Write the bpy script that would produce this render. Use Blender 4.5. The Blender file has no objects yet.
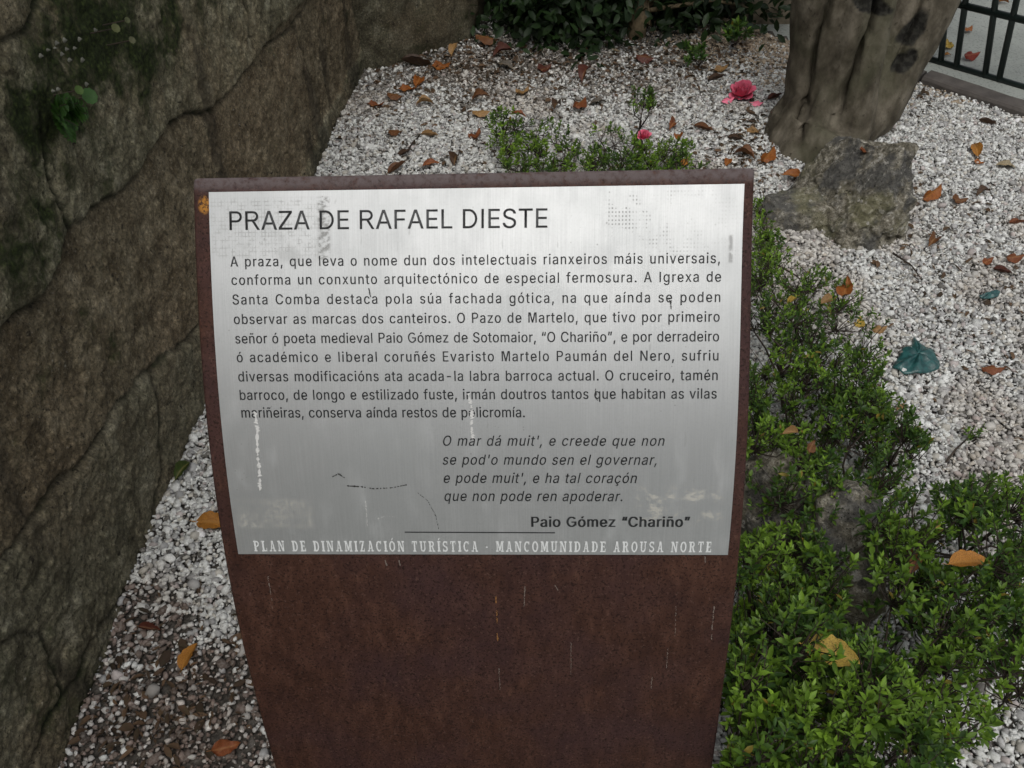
import bpy, bmesh, math, random
import numpy as np
from mathutils import Vector, Matrix
sc = bpy.context.scene
COL = sc.collection
R = math.radians
rng = np.random.default_rng(7)
random.seed(5)

# ---------------------------------------------------------------- camera
CAM_H, PITCH, FPX = 1.5, R(43.0), 880.0
cd = bpy.data.cameras.new('camera'); cam = bpy.data.objects.new('camera', cd); COL.objects.link(cam)
cam.location = (0, 0, CAM_H); cam.rotation_euler = (R(90) - PITCH, 0, 0)
cd.sensor_width = 36; cd.lens = 36 * FPX / 1024; cd.clip_start = 0.02; cd.clip_end = 500
sc.camera = cam

# ---------------------------------------------------------------- sky, sun, exposure
SUN_EL, SUN_AZ = R(60), R(178)      # azimuth clockwise from +Y (view direction)
w = bpy.data.worlds.new('World'); sc.world = w; w.use_nodes = True
nt = w.node_tree; nt.nodes.clear()
sky = nt.nodes.new('ShaderNodeTexSky'); sky.sky_type = 'NISHITA'; sky.sun_disc = False
sky.sun_elevation = SUN_EL; sky.sun_rotation = SUN_AZ; sky.dust_density = 4.0; sky.air_density = 1.0
hs = nt.nodes.new('ShaderNodeHueSaturation'); hs.inputs['Saturation'].default_value = 0.22
bg = nt.nodes.new('ShaderNodeBackground'); bg.inputs['Strength'].default_value = 0.15
wo = nt.nodes.new('ShaderNodeOutputWorld')
nt.links.new(sky.outputs[0], hs.inputs['Color']); nt.links.new(hs.outputs[0], bg.inputs[0]); nt.links.new(bg.outputs[0], wo.inputs[0])
sl = bpy.data.lights.new('sun', 'SUN'); sl.energy = 0.6; sl.angle = R(40); sl.color = (1, .97, .92)
so = bpy.data.objects.new('sun', sl); COL.objects.link(so)
sd = Vector((math.sin(SUN_AZ) * math.cos(SUN_EL), math.cos(SUN_AZ) * math.cos(SUN_EL), math.sin(SUN_EL)))
so.rotation_euler = sd.to_track_quat('Z', 'Y').to_euler()
so.location = sd * 20
vs = sc.view_settings
vs.view_transform = 'Standard'; vs.look = 'None'; vs.gamma = 1.0; vs.use_curve_mapping = False
vs.exposure = 0.03
sc.cycles.max_bounces = 6; sc.cycles.diffuse_bounces = 3; sc.cycles.glossy_bounces = 3; sc.cycles.transmission_bounces = 3
sc.cycles.caustics_reflective = False; sc.cycles.caustics_refractive = False

# ---------------------------------------------------------------- helpers
FWD = np.array([0, math.cos(PITCH), -math.sin(PITCH)]); UP = np.array([0, math.sin(PITCH), math.cos(PITCH)]); RT = np.array([1., 0, 0])
C0 = np.array([0, 0, CAM_H])
def ray(x, y): return FWD + (x - 512) / FPX * RT + (384 - y) / FPX * UP
def at_z(x, y, z=0.0):
    r = ray(x, y); t = (z - CAM_H) / r[2]; return C0 + t * r
def project(P):
    P = np.atleast_2d(P) - C0
    d = P @ FWD
    return np.stack([512 + FPX * (P @ RT) / d, 384 - FPX * (P @ UP) / d], 1)
def hash3(i, j, k, s):
    n = (i.astype(np.int64) * 73856093) ^ (j.astype(np.int64) * 19349663) ^ (k.astype(np.int64) * 83492791) ^ (s * 2654435761)
    n = (n ^ (n >> 13)) * 1274126177; n = n & 0x7fffffff
    n = (n ^ (n >> 16)) * 60493; n = n & 0x7fffffff
    return (n % 100003) / 100003.0
def vnoise(P, freq, seed=0):
    Q = np.asarray(P, float) * freq; I = np.floor(Q).astype(np.int64); F = Q - I; F = F * F * (3 - 2 * F)
    r = 0
    for a in (0, 1):
        for b in (0, 1):
            for c in (0, 1):
                wgt = (F[:, 0] if a else 1 - F[:, 0]) * (F[:, 1] if b else 1 - F[:, 1]) * (F[:, 2] if c else 1 - F[:, 2])
                r = r + wgt * hash3(I[:, 0] + a, I[:, 1] + b, I[:, 2] + c, seed)
    return r * 2 - 1
def fbm(P, freq, octv=4, seed=0, gain=.5):
    a = 1; r = 0
    for o in range(octv):
        r = r + a * vnoise(P, freq * 2 ** o, seed + o * 17); a *= gain
    return r
def smooth(a, b, x):
    t = np.clip((x - a) / (b - a), 0, 1); return t * t * (3 - 2 * t)

def mesh_np(name, V, F, smooth_=False, attrs=None, uv=None):
    V = np.asarray(V, np.float32); F = np.asarray(F, np.int32); k = F.shape[1]
    me = bpy.data.meshes.new(name)
    me.vertices.add(len(V)); me.vertices.foreach_set('co', V.ravel())
    me.loops.add(F.size); me.loops.foreach_set('vertex_index', F.ravel())
    me.polygons.add(len(F)); me.polygons.foreach_set('loop_start', np.arange(0, F.size, k, dtype=np.int32))
    me.update(calc_edges=True)
    if smooth_: me.polygons.foreach_set('use_smooth', np.ones(len(F), bool))
    for an, (dom, dat) in (attrs or {}).items():
        dat = np.asarray(dat, np.float32)
        if dat.ndim == 2:
            a = me.attributes.new(an, 'FLOAT_COLOR', dom)
            if dat.shape[1] == 3: dat = np.concatenate([dat, np.ones((len(dat), 1), np.float32)], 1)
            a.data.foreach_set('color', dat.ravel())
        else:
            a = me.attributes.new(an, 'FLOAT', dom); a.data.foreach_set('value', dat)
    if uv is not None:
        l = me.uv_layers.new(name='UVMap'); l.data.foreach_set('uv', np.asarray(uv, np.float32)[F.ravel()].ravel())
    me.validate(); me.update()
    return me
def link(name, me, mat=None, parent=None, loc=None):
    o = bpy.data.objects.new(name, me); COL.objects.link(o)
    if mat is not None:
        me.materials.clear(); me.materials.append(mat)
    if loc is not None: o.location = loc
    if parent is not None:
        o.parent = parent
    return o
def tag(o, label, cat, group=None, kind=None):
    o['label'] = label; o['category'] = cat
    if group: o['group'] = group
    if kind: o['kind'] = kind
    return o
def structure(o, kind='structure'):
    o['kind'] = kind; return o
def empty(name, loc, label, cat, group=None):
    o = bpy.data.objects.new(name, None); COL.objects.link(o); o.location = loc; o.empty_display_size = .1
    return tag(o, label, cat, group)
def child(name, me, mat, root):
    """mesh given in world coordinates, parented under root (root only has a location)"""
    o = link(name, me, mat); o.parent = root
    L = root.location
    p = root
    off = Vector((0, 0, 0))
    while p is not None: off += p.location; p = p.parent
    me.transform(Matrix.Translation(-off)); return o
def local(me, loc):
    me.transform(Matrix.Translation(-Vector(loc))); return me
def evaluated(o):
    dg = bpy.context.evaluated_depsgraph_get(); dg.update()
    me = bpy.data.meshes.new_from_object(o.evaluated_get(dg)); old = o.data
    o.modifiers.clear(); o.data = me
    return me

class Geo:
    """collects tubes / polygons into one mesh"""
    def __init__(s): s.V = []; s.F = []; s.n = 0
    def add(s, V, F):
        V = np.asarray(V, float); s.V.append(V); s.F += [tuple(int(i) + s.n for i in f) for f in F]; s.n += len(V)
    def tube(s, pts, rad, sides=6, cap=True):
        pts = [Vector(p) for p in pts]; n = len(pts)
        if not hasattr(rad, '__len__'): rad = [rad] * n
        V = []; u = None
        for i, p in enumerate(pts):
            d = (pts[min(i + 1, n - 1)] - pts[max(i - 1, 0)]).normalized()
            if u is None:
                u = d.orthogonal().normalized()
            else:
                u = (u - d * u.dot(d)).normalized()
            v = d.cross(u)
            for k in range(sides):
                a = 2 * math.pi * k / sides
                V.append(p + (u * math.cos(a) + v * math.sin(a)) * rad[i])
        F = []
        for i in range(n - 1):
            for k in range(sides):
                k2 = (k + 1) % sides
                F.append((i * sides + k, i * sides + k2, (i + 1) * sides + k2, (i + 1) * sides + k))
        if cap:
            F.append(tuple(range(sides - 1, -1, -1))); F.append(tuple((n - 1) * sides + k for k in range(sides)))
        s.add(V, F)
    def box(s, c, sx, sy, sz, rot=None):
        V = [Vector((x * sx / 2, y * sy / 2, z * sz / 2)) for x in (-1, 1) for y in (-1, 1) for z in (-1, 1)]
        if rot is not None: V = [rot @ v for v in V]
        V = [v + Vector(c) for v in V]
        s.add(V, [(0, 1, 3, 2), (4, 6, 7, 5), (0, 4, 5, 1), (2, 3, 7, 6), (0, 2, 6, 4), (1, 5, 7, 3)])
    def mesh(s, name, smooth_=False):
        me = bpy.data.meshes.new(name); me.from_pydata(np.concatenate(s.V).tolist(), [], s.F); me.update()
        if smooth_: me.polygons.foreach_set('use_smooth', np.ones(len(me.polygons), bool))
        return me

# ---- material helpers
class MatB:
    def __init__(s, name):
        s.m = bpy.data.materials.new(name); s.m.use_nodes = True; s.nt = s.m.node_tree; s.nt.nodes.clear()
        s.out = s.nt.nodes.new('ShaderNodeOutputMaterial'); s.b = s.nt.nodes.new('ShaderNodeBsdfPrincipled')
        s.nt.links.new(s.b.outputs[0], s.out.inputs[0])
    def put(s, sock, v):
        if hasattr(v, 'is_output'): s.nt.links.new(v, sock)
        elif v is not None:
            if hasattr(sock.default_value, '__len__') and not hasattr(v, '__len__'): v = (v, v, v, 1)
            if hasattr(sock.default_value, '__len__') and len(sock.default_value) == 4 and len(v) == 3: v = (*v, 1)
            sock.default_value = v
    def set(s, **k):
        for a, v in k.items(): s.put(s.b.inputs[a.replace('_', ' ')], v)
        return s
    def node(s, t, **k):
        n = s.nt.nodes.new(t)
        for a, v in k.items(): setattr(n, a, v)
        return n
    def coord(s, kind='Object'):
        return s.node('ShaderNodeTexCoord').outputs[kind]
    def geo(s): return s.node('ShaderNodeNewGeometry').outputs['Position']
    def attr(s, name, out='Color'):
        return s.node('ShaderNodeAttribute', attribute_name=name).outputs[out]
    def noise(s, vec, scale, detail=4, rough=.55, dist=0.0, out='Fac'):
        n = s.node('ShaderNodeTexNoise'); s.put(n.inputs['Vector'], vec); s.put(n.inputs['Scale'], scale)
        s.put(n.inputs['Detail'], detail); s.put(n.inputs['Roughness'], rough); s.put(n.inputs['Distortion'], dist)
        return n.outputs[out]
    def vor(s, vec, scale, out='Distance', feature='F1'):
        n = s.node('ShaderNodeTexVoronoi', feature=feature); s.put(n.inputs['Vector'], vec); s.put(n.inputs['Scale'], scale)
        return n.outputs[out]
    def mapping(s, vec, scale=(1, 1, 1), rot=(0, 0, 0)):
        n = s.node('ShaderNodeMapping'); s.put(n.inputs['Vector'], vec); n.inputs['Scale'].default_value = scale; n.inputs['Rotation'].default_value = rot
        return n.outputs[0]
    def ramp(s, fac, stops, interp='LINEAR'):
        n = s.node('ShaderNodeValToRGB'); s.put(n.inputs[0], fac); cr = n.color_ramp; cr.interpolation = interp
        while len(cr.elements) < len(stops): cr.elements.new(.5)
        for e, (p, c) in zip(cr.elements, stops):
            e.position = p
            if not hasattr(c, '__len__'): c = (c, c, c)
            e.color = (*c[:3], 1)
        return n.outputs[0]
    def math(s, op, a, b=0.0, clamp=False):
        n = s.node('ShaderNodeMath', operation=op); n.use_clamp = clamp; s.put(n.inputs[0], a); s.put(n.inputs[1], b); return n.outputs[0]
    def step(s, v, a, b):
        n = s.node('ShaderNodeMapRange', interpolation_type='SMOOTHSTEP'); s.put(n.inputs['Value'], v)
        n.inputs['From Min'].default_value = a; n.inputs['From Max'].default_value = b; return n.outputs[0]
    def mix(s, fac, a, b, blend='MIX'):
        n = s.node('ShaderNodeMix', data_type='RGBA', blend_type=blend); s.put(n.inputs[0], fac); s.put(n.inputs[6], a); s.put(n.inputs[7], b)
        return n.outputs[2]
    def fmix(s, fac, a, b):
        n = s.node('ShaderNodeMix', data_type='FLOAT'); s.put(n.inputs[0], fac); s.put(n.inputs[2], a); s.put(n.inputs[3], b); return n.outputs[0]
    def bump(s, h, strength=.5, dist=.01):
        n = s.node('ShaderNodeBump'); n.inputs['Strength'].default_value = strength; n.inputs['Distance'].default_value = dist
        s.put(n.inputs['Height'], h); s.nt.links.new(n.outputs[0], s.b.inputs['Normal']); return s
    def sep(s, vec):
        n = s.node('ShaderNodeSeparateXYZ'); s.put(n.inputs[0], vec); return n.outputs

# ---------------------------------------------------------------- materials
def m_pebble():
    m = MatB('crushed marble'); c = m.attr('tint'); p = m.geo()
    c2 = m.mix(m.step(m.noise(p, 260, 3), .35, .7), c, m.mix(.35, c, (.30, .28, .25)))
    m.set(Base_Color=c2, Roughness=.7); m.b.inputs['Specular IOR Level'].default_value = .35
    return m.m
def m_soil():
    m = MatB('dark damp soil'); p = m.geo(); n = m.noise(p, 60, 6)
    v = m.vor(p, 90)
    c = m.ramp(n, [(.3, (.035, .03, .024)), (.55, (.075, .066, .055)), (.75, (.16, .145, .13))])
    m.set(Base_Color=c, Roughness=.95).bump(m.math('ADD', n, v), .8, .01); return m.m
def m_pavement():
    m = MatB('worn grey paving'); p = m.geo(); n = m.noise(p, 3, 5); n2 = m.noise(p, 120, 4)
    c = m.mix(m.step(n, .3, .7), (.26, .28, .255), (.34, .36, .33)); c = m.mix(m.step(n2, .5, .75), c, (.14, .145, .14))
    m.set(Base_Color=c, Roughness=.85).bump(n2, .3, .004); return m.m
def m_kerb():
    m = MatB('brown grey kerb stone'); p = m.geo(); n = m.noise(p, 14, 6); n2 = m.noise(p, 220, 3)
    c = m.ramp(n, [(.3, (.05, .043, .038)), (.6, (.10, .088, .078)), (.8, (.14, .125, .11))])
    m.set(Base_Color=c, Roughness=.85).bump(m.math('ADD', n, m.math('MULTIPLY', n2, .4)), .5, .006); return m.m
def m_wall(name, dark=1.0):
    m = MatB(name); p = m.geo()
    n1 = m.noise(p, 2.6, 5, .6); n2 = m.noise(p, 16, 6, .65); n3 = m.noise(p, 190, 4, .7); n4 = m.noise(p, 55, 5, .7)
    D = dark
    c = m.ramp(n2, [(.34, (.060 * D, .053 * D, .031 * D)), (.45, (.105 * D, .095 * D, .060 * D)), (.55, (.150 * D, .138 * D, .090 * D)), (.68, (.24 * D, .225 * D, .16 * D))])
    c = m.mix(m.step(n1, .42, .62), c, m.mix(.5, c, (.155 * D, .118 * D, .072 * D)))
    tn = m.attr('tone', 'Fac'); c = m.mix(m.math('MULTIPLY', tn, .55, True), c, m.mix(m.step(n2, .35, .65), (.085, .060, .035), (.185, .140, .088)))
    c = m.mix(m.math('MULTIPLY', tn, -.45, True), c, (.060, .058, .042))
    # salt and pepper granite grains
    c = m.mix(m.step(n3, .56, .70), c, m.mix(.75, c, (.24, .215, .17)))
    c = m.mix(m.step(m.noise(p, 260, 3, .7), .57, .68), c, (.018, .016, .011))
    c = m.mix(m.step(n4, .58, .70), c, (.025, .021, .015))
    sp = m.ramp(m.noise(p, 120, 4, .75), [(.34, .50), (.47, .90), (.56, 1.2), (.66, 1.8)]); c = m.mix(1.0, c, sp, 'MULTIPLY')
    ma = m.attr('moss', 'Fac'); mm = m.math('ADD', ma, m.math('MULTIPLY', m.math('SUBTRACT', m.noise(p, 9, 7, .68), .49), 2.3))
    mm = m.step(mm, .24, .78)
    mc = m.ramp(m.noise(p, 130, 4, .7), [(.35, (.007, .010, .003)), (.55, (.024, .034, .009)), (.7, (.062, .082, .022))])
    c = m.mix(mm, c, mc)
    # tiny pale lichen dots
    ld = m.step(m.vor(p, 42), .13, .07); lk = m.step(m.noise(p, 5, 3), .55, .62)
    c = m.mix(m.math('MULTIPLY', ld, m.math('MULTIPLY', lk, .8)), c, (.26, .25, .21))
    dk = m.attr('stain', 'Fac'); c = m.mix(dk, c, (.014, .012, .009))
    m.set(Base_Color=c, Roughness=.92); m.b.inputs['Specular IOR Level'].default_value = .25
    h = m.math('ADD', m.math('MULTIPLY', n3, .5), m.math('ADD', n4, m.math('MULTIPLY', mm, .35)))
    m.bump(h, .55, .010); return m.m
def m_corten():
    m = MatB('weathering steel'); p = m.coord('Object'); uv = m.coord('UV')
    n = m.noise(p, 7, 5, .6); n2 = m.noise(m.mapping(p, (1, 1, .30)), 60, 6, .7); n3 = m.noise(p, 330, 4, .7)
    c = m.ramp(n2, [(.32, (.038, .0165, .011)), (.48, (.056, .0245, .016)), (.60, (.074, .0335, .022)), (.72, (.100, .048, .031))])
    c = m.mix(m.step(n, .35, .68), c, m.mix(.6, c, (.046, .024, .027)))
    c = m.mix(m.math('MULTIPLY', m.step(n3, .53, .60), .85), c, (.016, .008, .006)); c = m.mix(m.math('MULTIPLY', m.step(m.noise(p, 230, 3, .7), .58, .68), .7), c, (.10, .055, .042))
    c = m.mix(m.math('MULTIPLY', m.step(m.noise(m.mapping(p, (3, 3, .35)), 30, 3), .66, .74), .35), c, (.12, .06, .04))
    rim = m.math('MULTIPLY', m.attr('rim', 'Fac'), m.step(m.noise(p, 120, 4, .7), .2, .6))
    c = m.mix(rim, c, (.118, .095, .093))
    # orange rust bloom by the corner
    sx, sy, _ = m.sep(uv)
    dx = m.math('SUBTRACT', sx, .2035); dy = m.math('SUBTRACT', sy, .205)
    d = m.math('ADD', m.math('MULTIPLY', dx, dx), m.math('MULTIPLY', m.math('MULTIPLY', dy, dy), .45))
    ru = m.math('MULTIPLY', m.step(d, 5.5e-5, 1.2e-5), m.step(m.noise(p, 300, 3), .36, .56))
    c = m.mix(ru, c, (.38, .17, .03))
    # pale bird splashes
    wv = m.noise(m.mapping(uv, (260, 26, 1)), 1, 2); wk = m.noise(m.mapping(uv, (40, 34, 1)), 1, 2)
    sp = m.math('MULTIPLY', m.step(wv, .735, .77), m.step(wk, .56, .62))
    c = m.mix(m.math('MULTIPLY', sp, .7), c, (.36, .31, .27))
    m.set(Base_Color=c, Roughness=m.fmix(n2, .55, .8)); m.b.inputs['Specular IOR Level'].default_value = .18
    m.bump(m.math('ADD', n3, n2), .25, .003); return m.m
def m_steel_plate():
    m = MatB('brushed stainless steel'); uv = m.coord('UV'); sx, sy, _ = m.sep(uv)
    def box(x0, x1, y0, y1, e=.0015, ex=None):
        ym = (y0 + y1) * 500; ua, va = inv(x0 * 1000, ym); ub, vb = inv(x1 * 1000, ym); dv = ((va + vb) / 2 - ym) / 1000
        x0, x1, y0, y1 = .195 + .557 * ua, .195 + .557 * ub, y0 + dv, y1 + dv
        a = m.math('MULTIPLY', m.step(sx, x0 - e, x0 + e), m.step(sx, x1 + (ex or e), x1 - (ex or e)))
        b = m.math('MULTIPLY', m.step(sy, y0 - e, y0 + e), m.step(sy, y1 + e, y1 - e)); return m.math('MULTIPLY', a, b)
    br = m.noise(m.mapping(uv, (900, 14, 1)), 1, 3); cl = m.noise(uv, 9, 5, .6); fine = m.noise(uv, 420, 3, .6)
    col = m.mix(m.step(cl, .35, .7), (.51, .52, .517), (.46, .473, .47))
    rough = m.math('ADD', m.math('MULTIPLY', br, .10), m.math('ADD', .37, m.math('MULTIPLY', m.step(cl, .4, .7), .05)))
    # grid of tape glue: top left and top right
    gx = m.math('SINE', m.math('MULTIPLY', sx, 1850.)); gy = m.math('SINE', m.math('MULTIPLY', sy, 1650.))
    grid = m.math('MAXIMUM', m.step(gx, .35, .9), m.step(gy, .45, .95)); gn = m.step(m.noise(uv, 130, 5, .7), .42, .62)
    glue1 = m.math('MULTIPLY', box(.212, .325, .199, .257, .003), m.math('MULTIPLY', grid, gn))
    edge1 = m.math('MULTIPLY', box(.318, .330, .198, .259, .002), m.step(m.noise(m.mapping(uv, (1, 1.4, 1)), 150, 5, .7), .42, .60))
    t1 = m.math('MULTIPLY', box(.230, .321, .226, .262, .006), m.step(m.noise(uv, 40, 4), .5, .66))
    dots = m.math('MULTIPLY', m.math('MULTIPLY', m.step(gx, -.1, .6), m.step(gy, -.1, .6)), m.step(m.noise(uv, 34, 5, .7), .50, .60))
    k = m.noise(uv, 22, 3); fall = m.step(sx, .735, .60)
    glue2 = m.math('MULTIPLY', box(.606, .738, .190, .256, .006), m.math('MULTIPLY', dots, m.math('ADD', .25, m.math('MULTIPLY', fall, .8))))
    left2 = m.math('MULTIPLY', box(.608, .636, .194, .252, .005), m.math('MULTIPLY', dots, m.step(m.noise(m.mapping(uv, (1.6, 1, 1)), 150, 4, .7), .36, .60)))
    g = m.math('MAXIMUM', m.math('MULTIPLY', glue1, .42), m.math('MAXIMUM', m.math('MULTIPLY', edge1, .75), m.math('MAXIMUM', m.math('MULTIPLY', t1, .22), m.math('MAXIMUM', m.math('MULTIPLY', glue2, .7), m.math('MULTIPLY', left2, .6)))), clamp=True)
    # beige adhesive left on the lower corners
    be1 = m.math('MULTIPLY', m.math('MULTIPLY', box(.237, .314, .499, .527, .003), m.step(m.noise(uv, 28, 4, .7), .34, .62)), m.step(m.noise(uv, 210, 5, .8), .36, .66))
    be2 = m.math('MULTIPLY', box(.636, .722, .488, .522, .006), m.step(m.noise(m.mapping(uv, (1, 1.6, 1)), 55, 5, .7), .50, .62))
    be = m.math('MULTIPLY', m.math('MAXIMUM', be1, be2), .36)
    # grey drip near the right edge, thin scuffs
    dr = m.math('MULTIPLY', box(.7285, .7325, .236, .262, .0015), m.step(m.noise(uv, 200, 3), .36, .56))
    sc_ = m.math('MULTIPLY', m.step(m.noise(m.mapping(uv, (160, 30, 1), (0, 0, .5)), 1, 2), .70, .74), .22)
    spk = m.math('MULTIPLY', m.step(m.vor(uv, 110), .12, .05), m.math('MULTIPLY', m.step(m.noise(uv, 7, 2), .52, .6), .55))
    d = m.math('MAXIMUM', g, m.math('MAXIMUM', m.math('MULTIPLY', dr, .5), m.math('MAXIMUM', sc_, spk)))
    hz = m.math('MULTIPLY', m.step(m.noise(m.mapping(uv, (1.6, .7, 1)), 26, 5, .65), .48, .75), .22)
    col = m.mix(m.math('MULTIPLY', m.step(br, .35, .65), .16), col, (.30, .305, .305)); col = m.mix(m.math('MULTIPLY', m.step(fine, .5, .65), .10), col, (.30, .305, .30))
    c = m.mix(m.math('MAXIMUM', d, 0.0), col, (.20, .20, .185)); c = m.mix(be, c, (.60, .55, .42))
    met = m.math('SUBTRACT', 0.60, m.math('MAXIMUM', m.math('MAXIMUM', d, be), hz), clamp=True)
    m.set(Base_Color=c, Metallic=met, Roughness=rough).bump(m.math('ADD', br, m.math('MULTIPLY', fine, .5)), .06, .001)
    return m.m
def m_plain(name, col, rough=.6, var=0.0, scale=40, metallic=0.0, spec=.5):
    m = MatB(name)
    if var:
        n = m.noise(m.geo(), scale, 4); c = m.mix(m.step(n, .3, .7), tuple(x * (1 - var) for x in col), tuple(min(1, x * (1 + var)) for x in col)); m.set(Base_Color=c)
        m.bump(n, .3, .003)
    else: m.set(Base_Color=col)
    m.set(Roughness=rough, Metallic=metallic); m.b.inputs['Specular IOR Level'].default_value = spec
    return m.m
def m_leafy(name, trans=.25, rough=.45):
    m = MatB(name); c = m.attr('tint'); p = m.geo()
    c = m.mix(m.step(m.noise(p, 90, 3), .4, .7), c, m.mix(.3, c, (.02, .03, .01)))
    m.set(Base_Color=c, Roughness=rough); m.b.inputs['Specular IOR Level'].default_value = .35
    t = m.node('ShaderNodeBsdfTranslucent'); m.put(t.inputs[0], m.mix(.5, c, (.10, .16, .02)))
    x = m.node('ShaderNodeMixShader'); x.inputs[0].default_value = trans
    m.nt.links.new(m.b.outputs[0], x.inputs[1]); m.nt.links.new(t.outputs[0], x.inputs[2]); m.nt.links.new(x.outputs[0], m.out.inputs[0])
    return m.m
def m_dead():
    m = MatB('dead leaf'); oi = m.node('ShaderNodeObjectInfo'); c = oi.outputs['Color']; p = m.coord('Object')
    v = m.node('ShaderNodeVectorMath', operation='ADD'); m.put(v.inputs[0], p); cx = m.node('ShaderNodeCombineXYZ'); m.put(cx.inputs[0], m.math('MULTIPLY', oi.outputs['Random'], 9.)); m.nt.links.new(cx.outputs[0], v.inputs[1])
    p = v.outputs[0]
    c2 = m.mix(m.step(m.noise(p, 45, 4), .42, .68), c, m.mix(.6, c, (.05, .022, .010)))
    c2 = m.mix(m.step(m.noise(p, 180, 3), .62, .72), c2, (.03, .015, .008))
    ve = m.attr('vein', 'Fac'); c2 = m.mix(m.math('MULTIPLY', ve, .45), c2, m.mix(.5, c, (.45, .28, .10)))
    m.set(Base_Color=c2, Roughness=.5); m.b.inputs['Specular IOR Level'].default_value = .3
    t = m.node('ShaderNodeBsdfTranslucent'); m.put(t.inputs[0], c2); x = m.node('ShaderNodeMixShader'); x.inputs[0].default_value = .15
    m.nt.links.new(m.b.outputs[0], x.inputs[1]); m.nt.links.new(t.outputs[0], x.inputs[2]); m.nt.links.new(x.outputs[0], m.out.inputs[0])
    m.bump(m.noise(p, 120, 3), .3, .002); return m.m
def m_bark():
    m = MatB('smooth grey brown bark'); p = m.geo(); ps = m.mapping(p, (1, 1, .7))
    n = m.noise(ps, 12, 6, .65); n2 = m.noise(ps, 70, 5, .7); n3 = m.noise(p, 4, 3)
    c = m.ramp(n, [(.34, (.040, .033, .022)), (.48, (.085, .073, .052)), (.64, (.165, .145, .110))])
    c = m.mix(m.step(n3, .45, .65), c, m.mix(.5, c, (.055, .058, .03)))
    c = m.mix(m.step(n2, .58, .72), c, (.03, .024, .016))
    c = m.mix(m.attr('knot', 'Fac'), c, m.mix(m.step(m.noise(p, 60, 4), .4, .62), (.010, .009, .007), (.030, .029, .023)))
    m.set(Base_Color=c, Roughness=.8); m.b.inputs['Specular IOR Level'].default_value = .25
    m.bump(m.math('ADD', n, m.math('MULTIPLY', n2, .6)), .6, .008); return m.m
def m_rock(name, warm=0.0):
    m = MatB(name); p = m.geo(); n = m.noise(p, 9, 6, .65); n2 = m.noise(p, 55, 6, .7); n3 = m.noise(p, 170, 4, .7)
    c = m.ramp(n2, [(.34, (.065, .058, .041)), (.47, (.155, .140, .105)), (.56, (.26, .24, .19)), (.66, (.48, .455, .39))])
    c = m.mix(m.step(n, .46, .58), c, m.mix(.7, c, (.070, .072, .075))); c = m.mix(m.math('MULTIPLY', m.step(m.noise(p, 17, 6, .7), .60, .66), .8), c, (.50, .48, .43))
    c = m.mix(m.math('MULTIPLY', m.step(m.noise(p, 6, 5), .55, .68), .55), c, (.17, .165, .085))
    w1 = m.math('MULTIPLY', m.step(m.vor(p, 48), .30, .18), m.step(m.noise(p, 12, 4), .54, .60))
    c = m.mix(m.math('MULTIPLY', w1, .8), c, (.42, .40, .36))
    c = m.mix(m.step(n3, .56, .66), c, (.02, .02, .015))
    gu = m.node('ShaderNodeNewGeometry').outputs['Normal']; _, _, nz = m.sep(gu)
    m.set(Base_Color=c, Roughness=.9); m.b.inputs['Specular IOR Level'].default_value = .25
    m.bump(m.math('ADD', n2, m.math('MULTIPLY', n3, .4)), .9, .012); return m.m
def m_petal():
    m = MatB('pink petal'); p = m.geo(); n = m.noise(p, 90, 3)
    m.set(Base_Color=m.mix(n, (.72, .10, .20), (.88, .26, .36)), Roughness=.5); return m.m
def m_plastic():
    m = MatB('teal plastic film'); p = m.geo(); n = m.noise(p, 60, 4)
    m.set(Base_Color=m.mix(m.step(n, .35, .7), (.008, .050, .050), (.022, .105, .10)), Roughness=.38); m.b.inputs['Specular IOR Level'].default_value = .6
    m.bump(m.noise(p, 45, 4), .5, .006); return m.m
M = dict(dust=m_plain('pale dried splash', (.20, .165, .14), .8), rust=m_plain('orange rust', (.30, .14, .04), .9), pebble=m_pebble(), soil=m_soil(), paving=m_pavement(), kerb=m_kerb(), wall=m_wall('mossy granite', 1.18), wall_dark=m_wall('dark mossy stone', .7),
         corten=m_corten(), ink=m_plain('dark grey ink', (.03, .032, .033), .5), white_ink=m_plain('pale etched lettering', (.70, .72, .71), .5),
         splash=m_plain('white splash', (.62, .62, .60), .6), scratch=m_plain('black scratch', (.025, .025, .022), .7),
         shrub=m_leafy('shrub leaf', .3), gloss=m_leafy('dark glossy leaf', .10, .55), twig=m_plain('dark twig', (.035, .024, .016), .8, .4, 60),
         dead=m_dead(), bark=m_bark(), rock=m_rock('lichen rock'), petal=m_petal(), teal=m_plastic(), iron=m_plain('dark green iron paint', (.012, .019, .017), .38, .25, 60),
         fern=m_leafy('fern leaf', .3), tan=m_plain('tan stone', (.16, .135, .095), .9, .35, 18), house=m_plain('pale house render', (.60, .59, .56), .9, .3, 3),  # added house rendered pale to lift the plate's lower reflection
         glass=m_plain('dark window glass', (.02, .025, .03), .1), roof=m_plain('roof tile', (.16, .07, .045), .8, .3, 8), litter=m_leafy('brown crumbs', .05, .8),
         yellow=m_plain('pale twig', (.22, .17, .10), .8, .3, 50))

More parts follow.
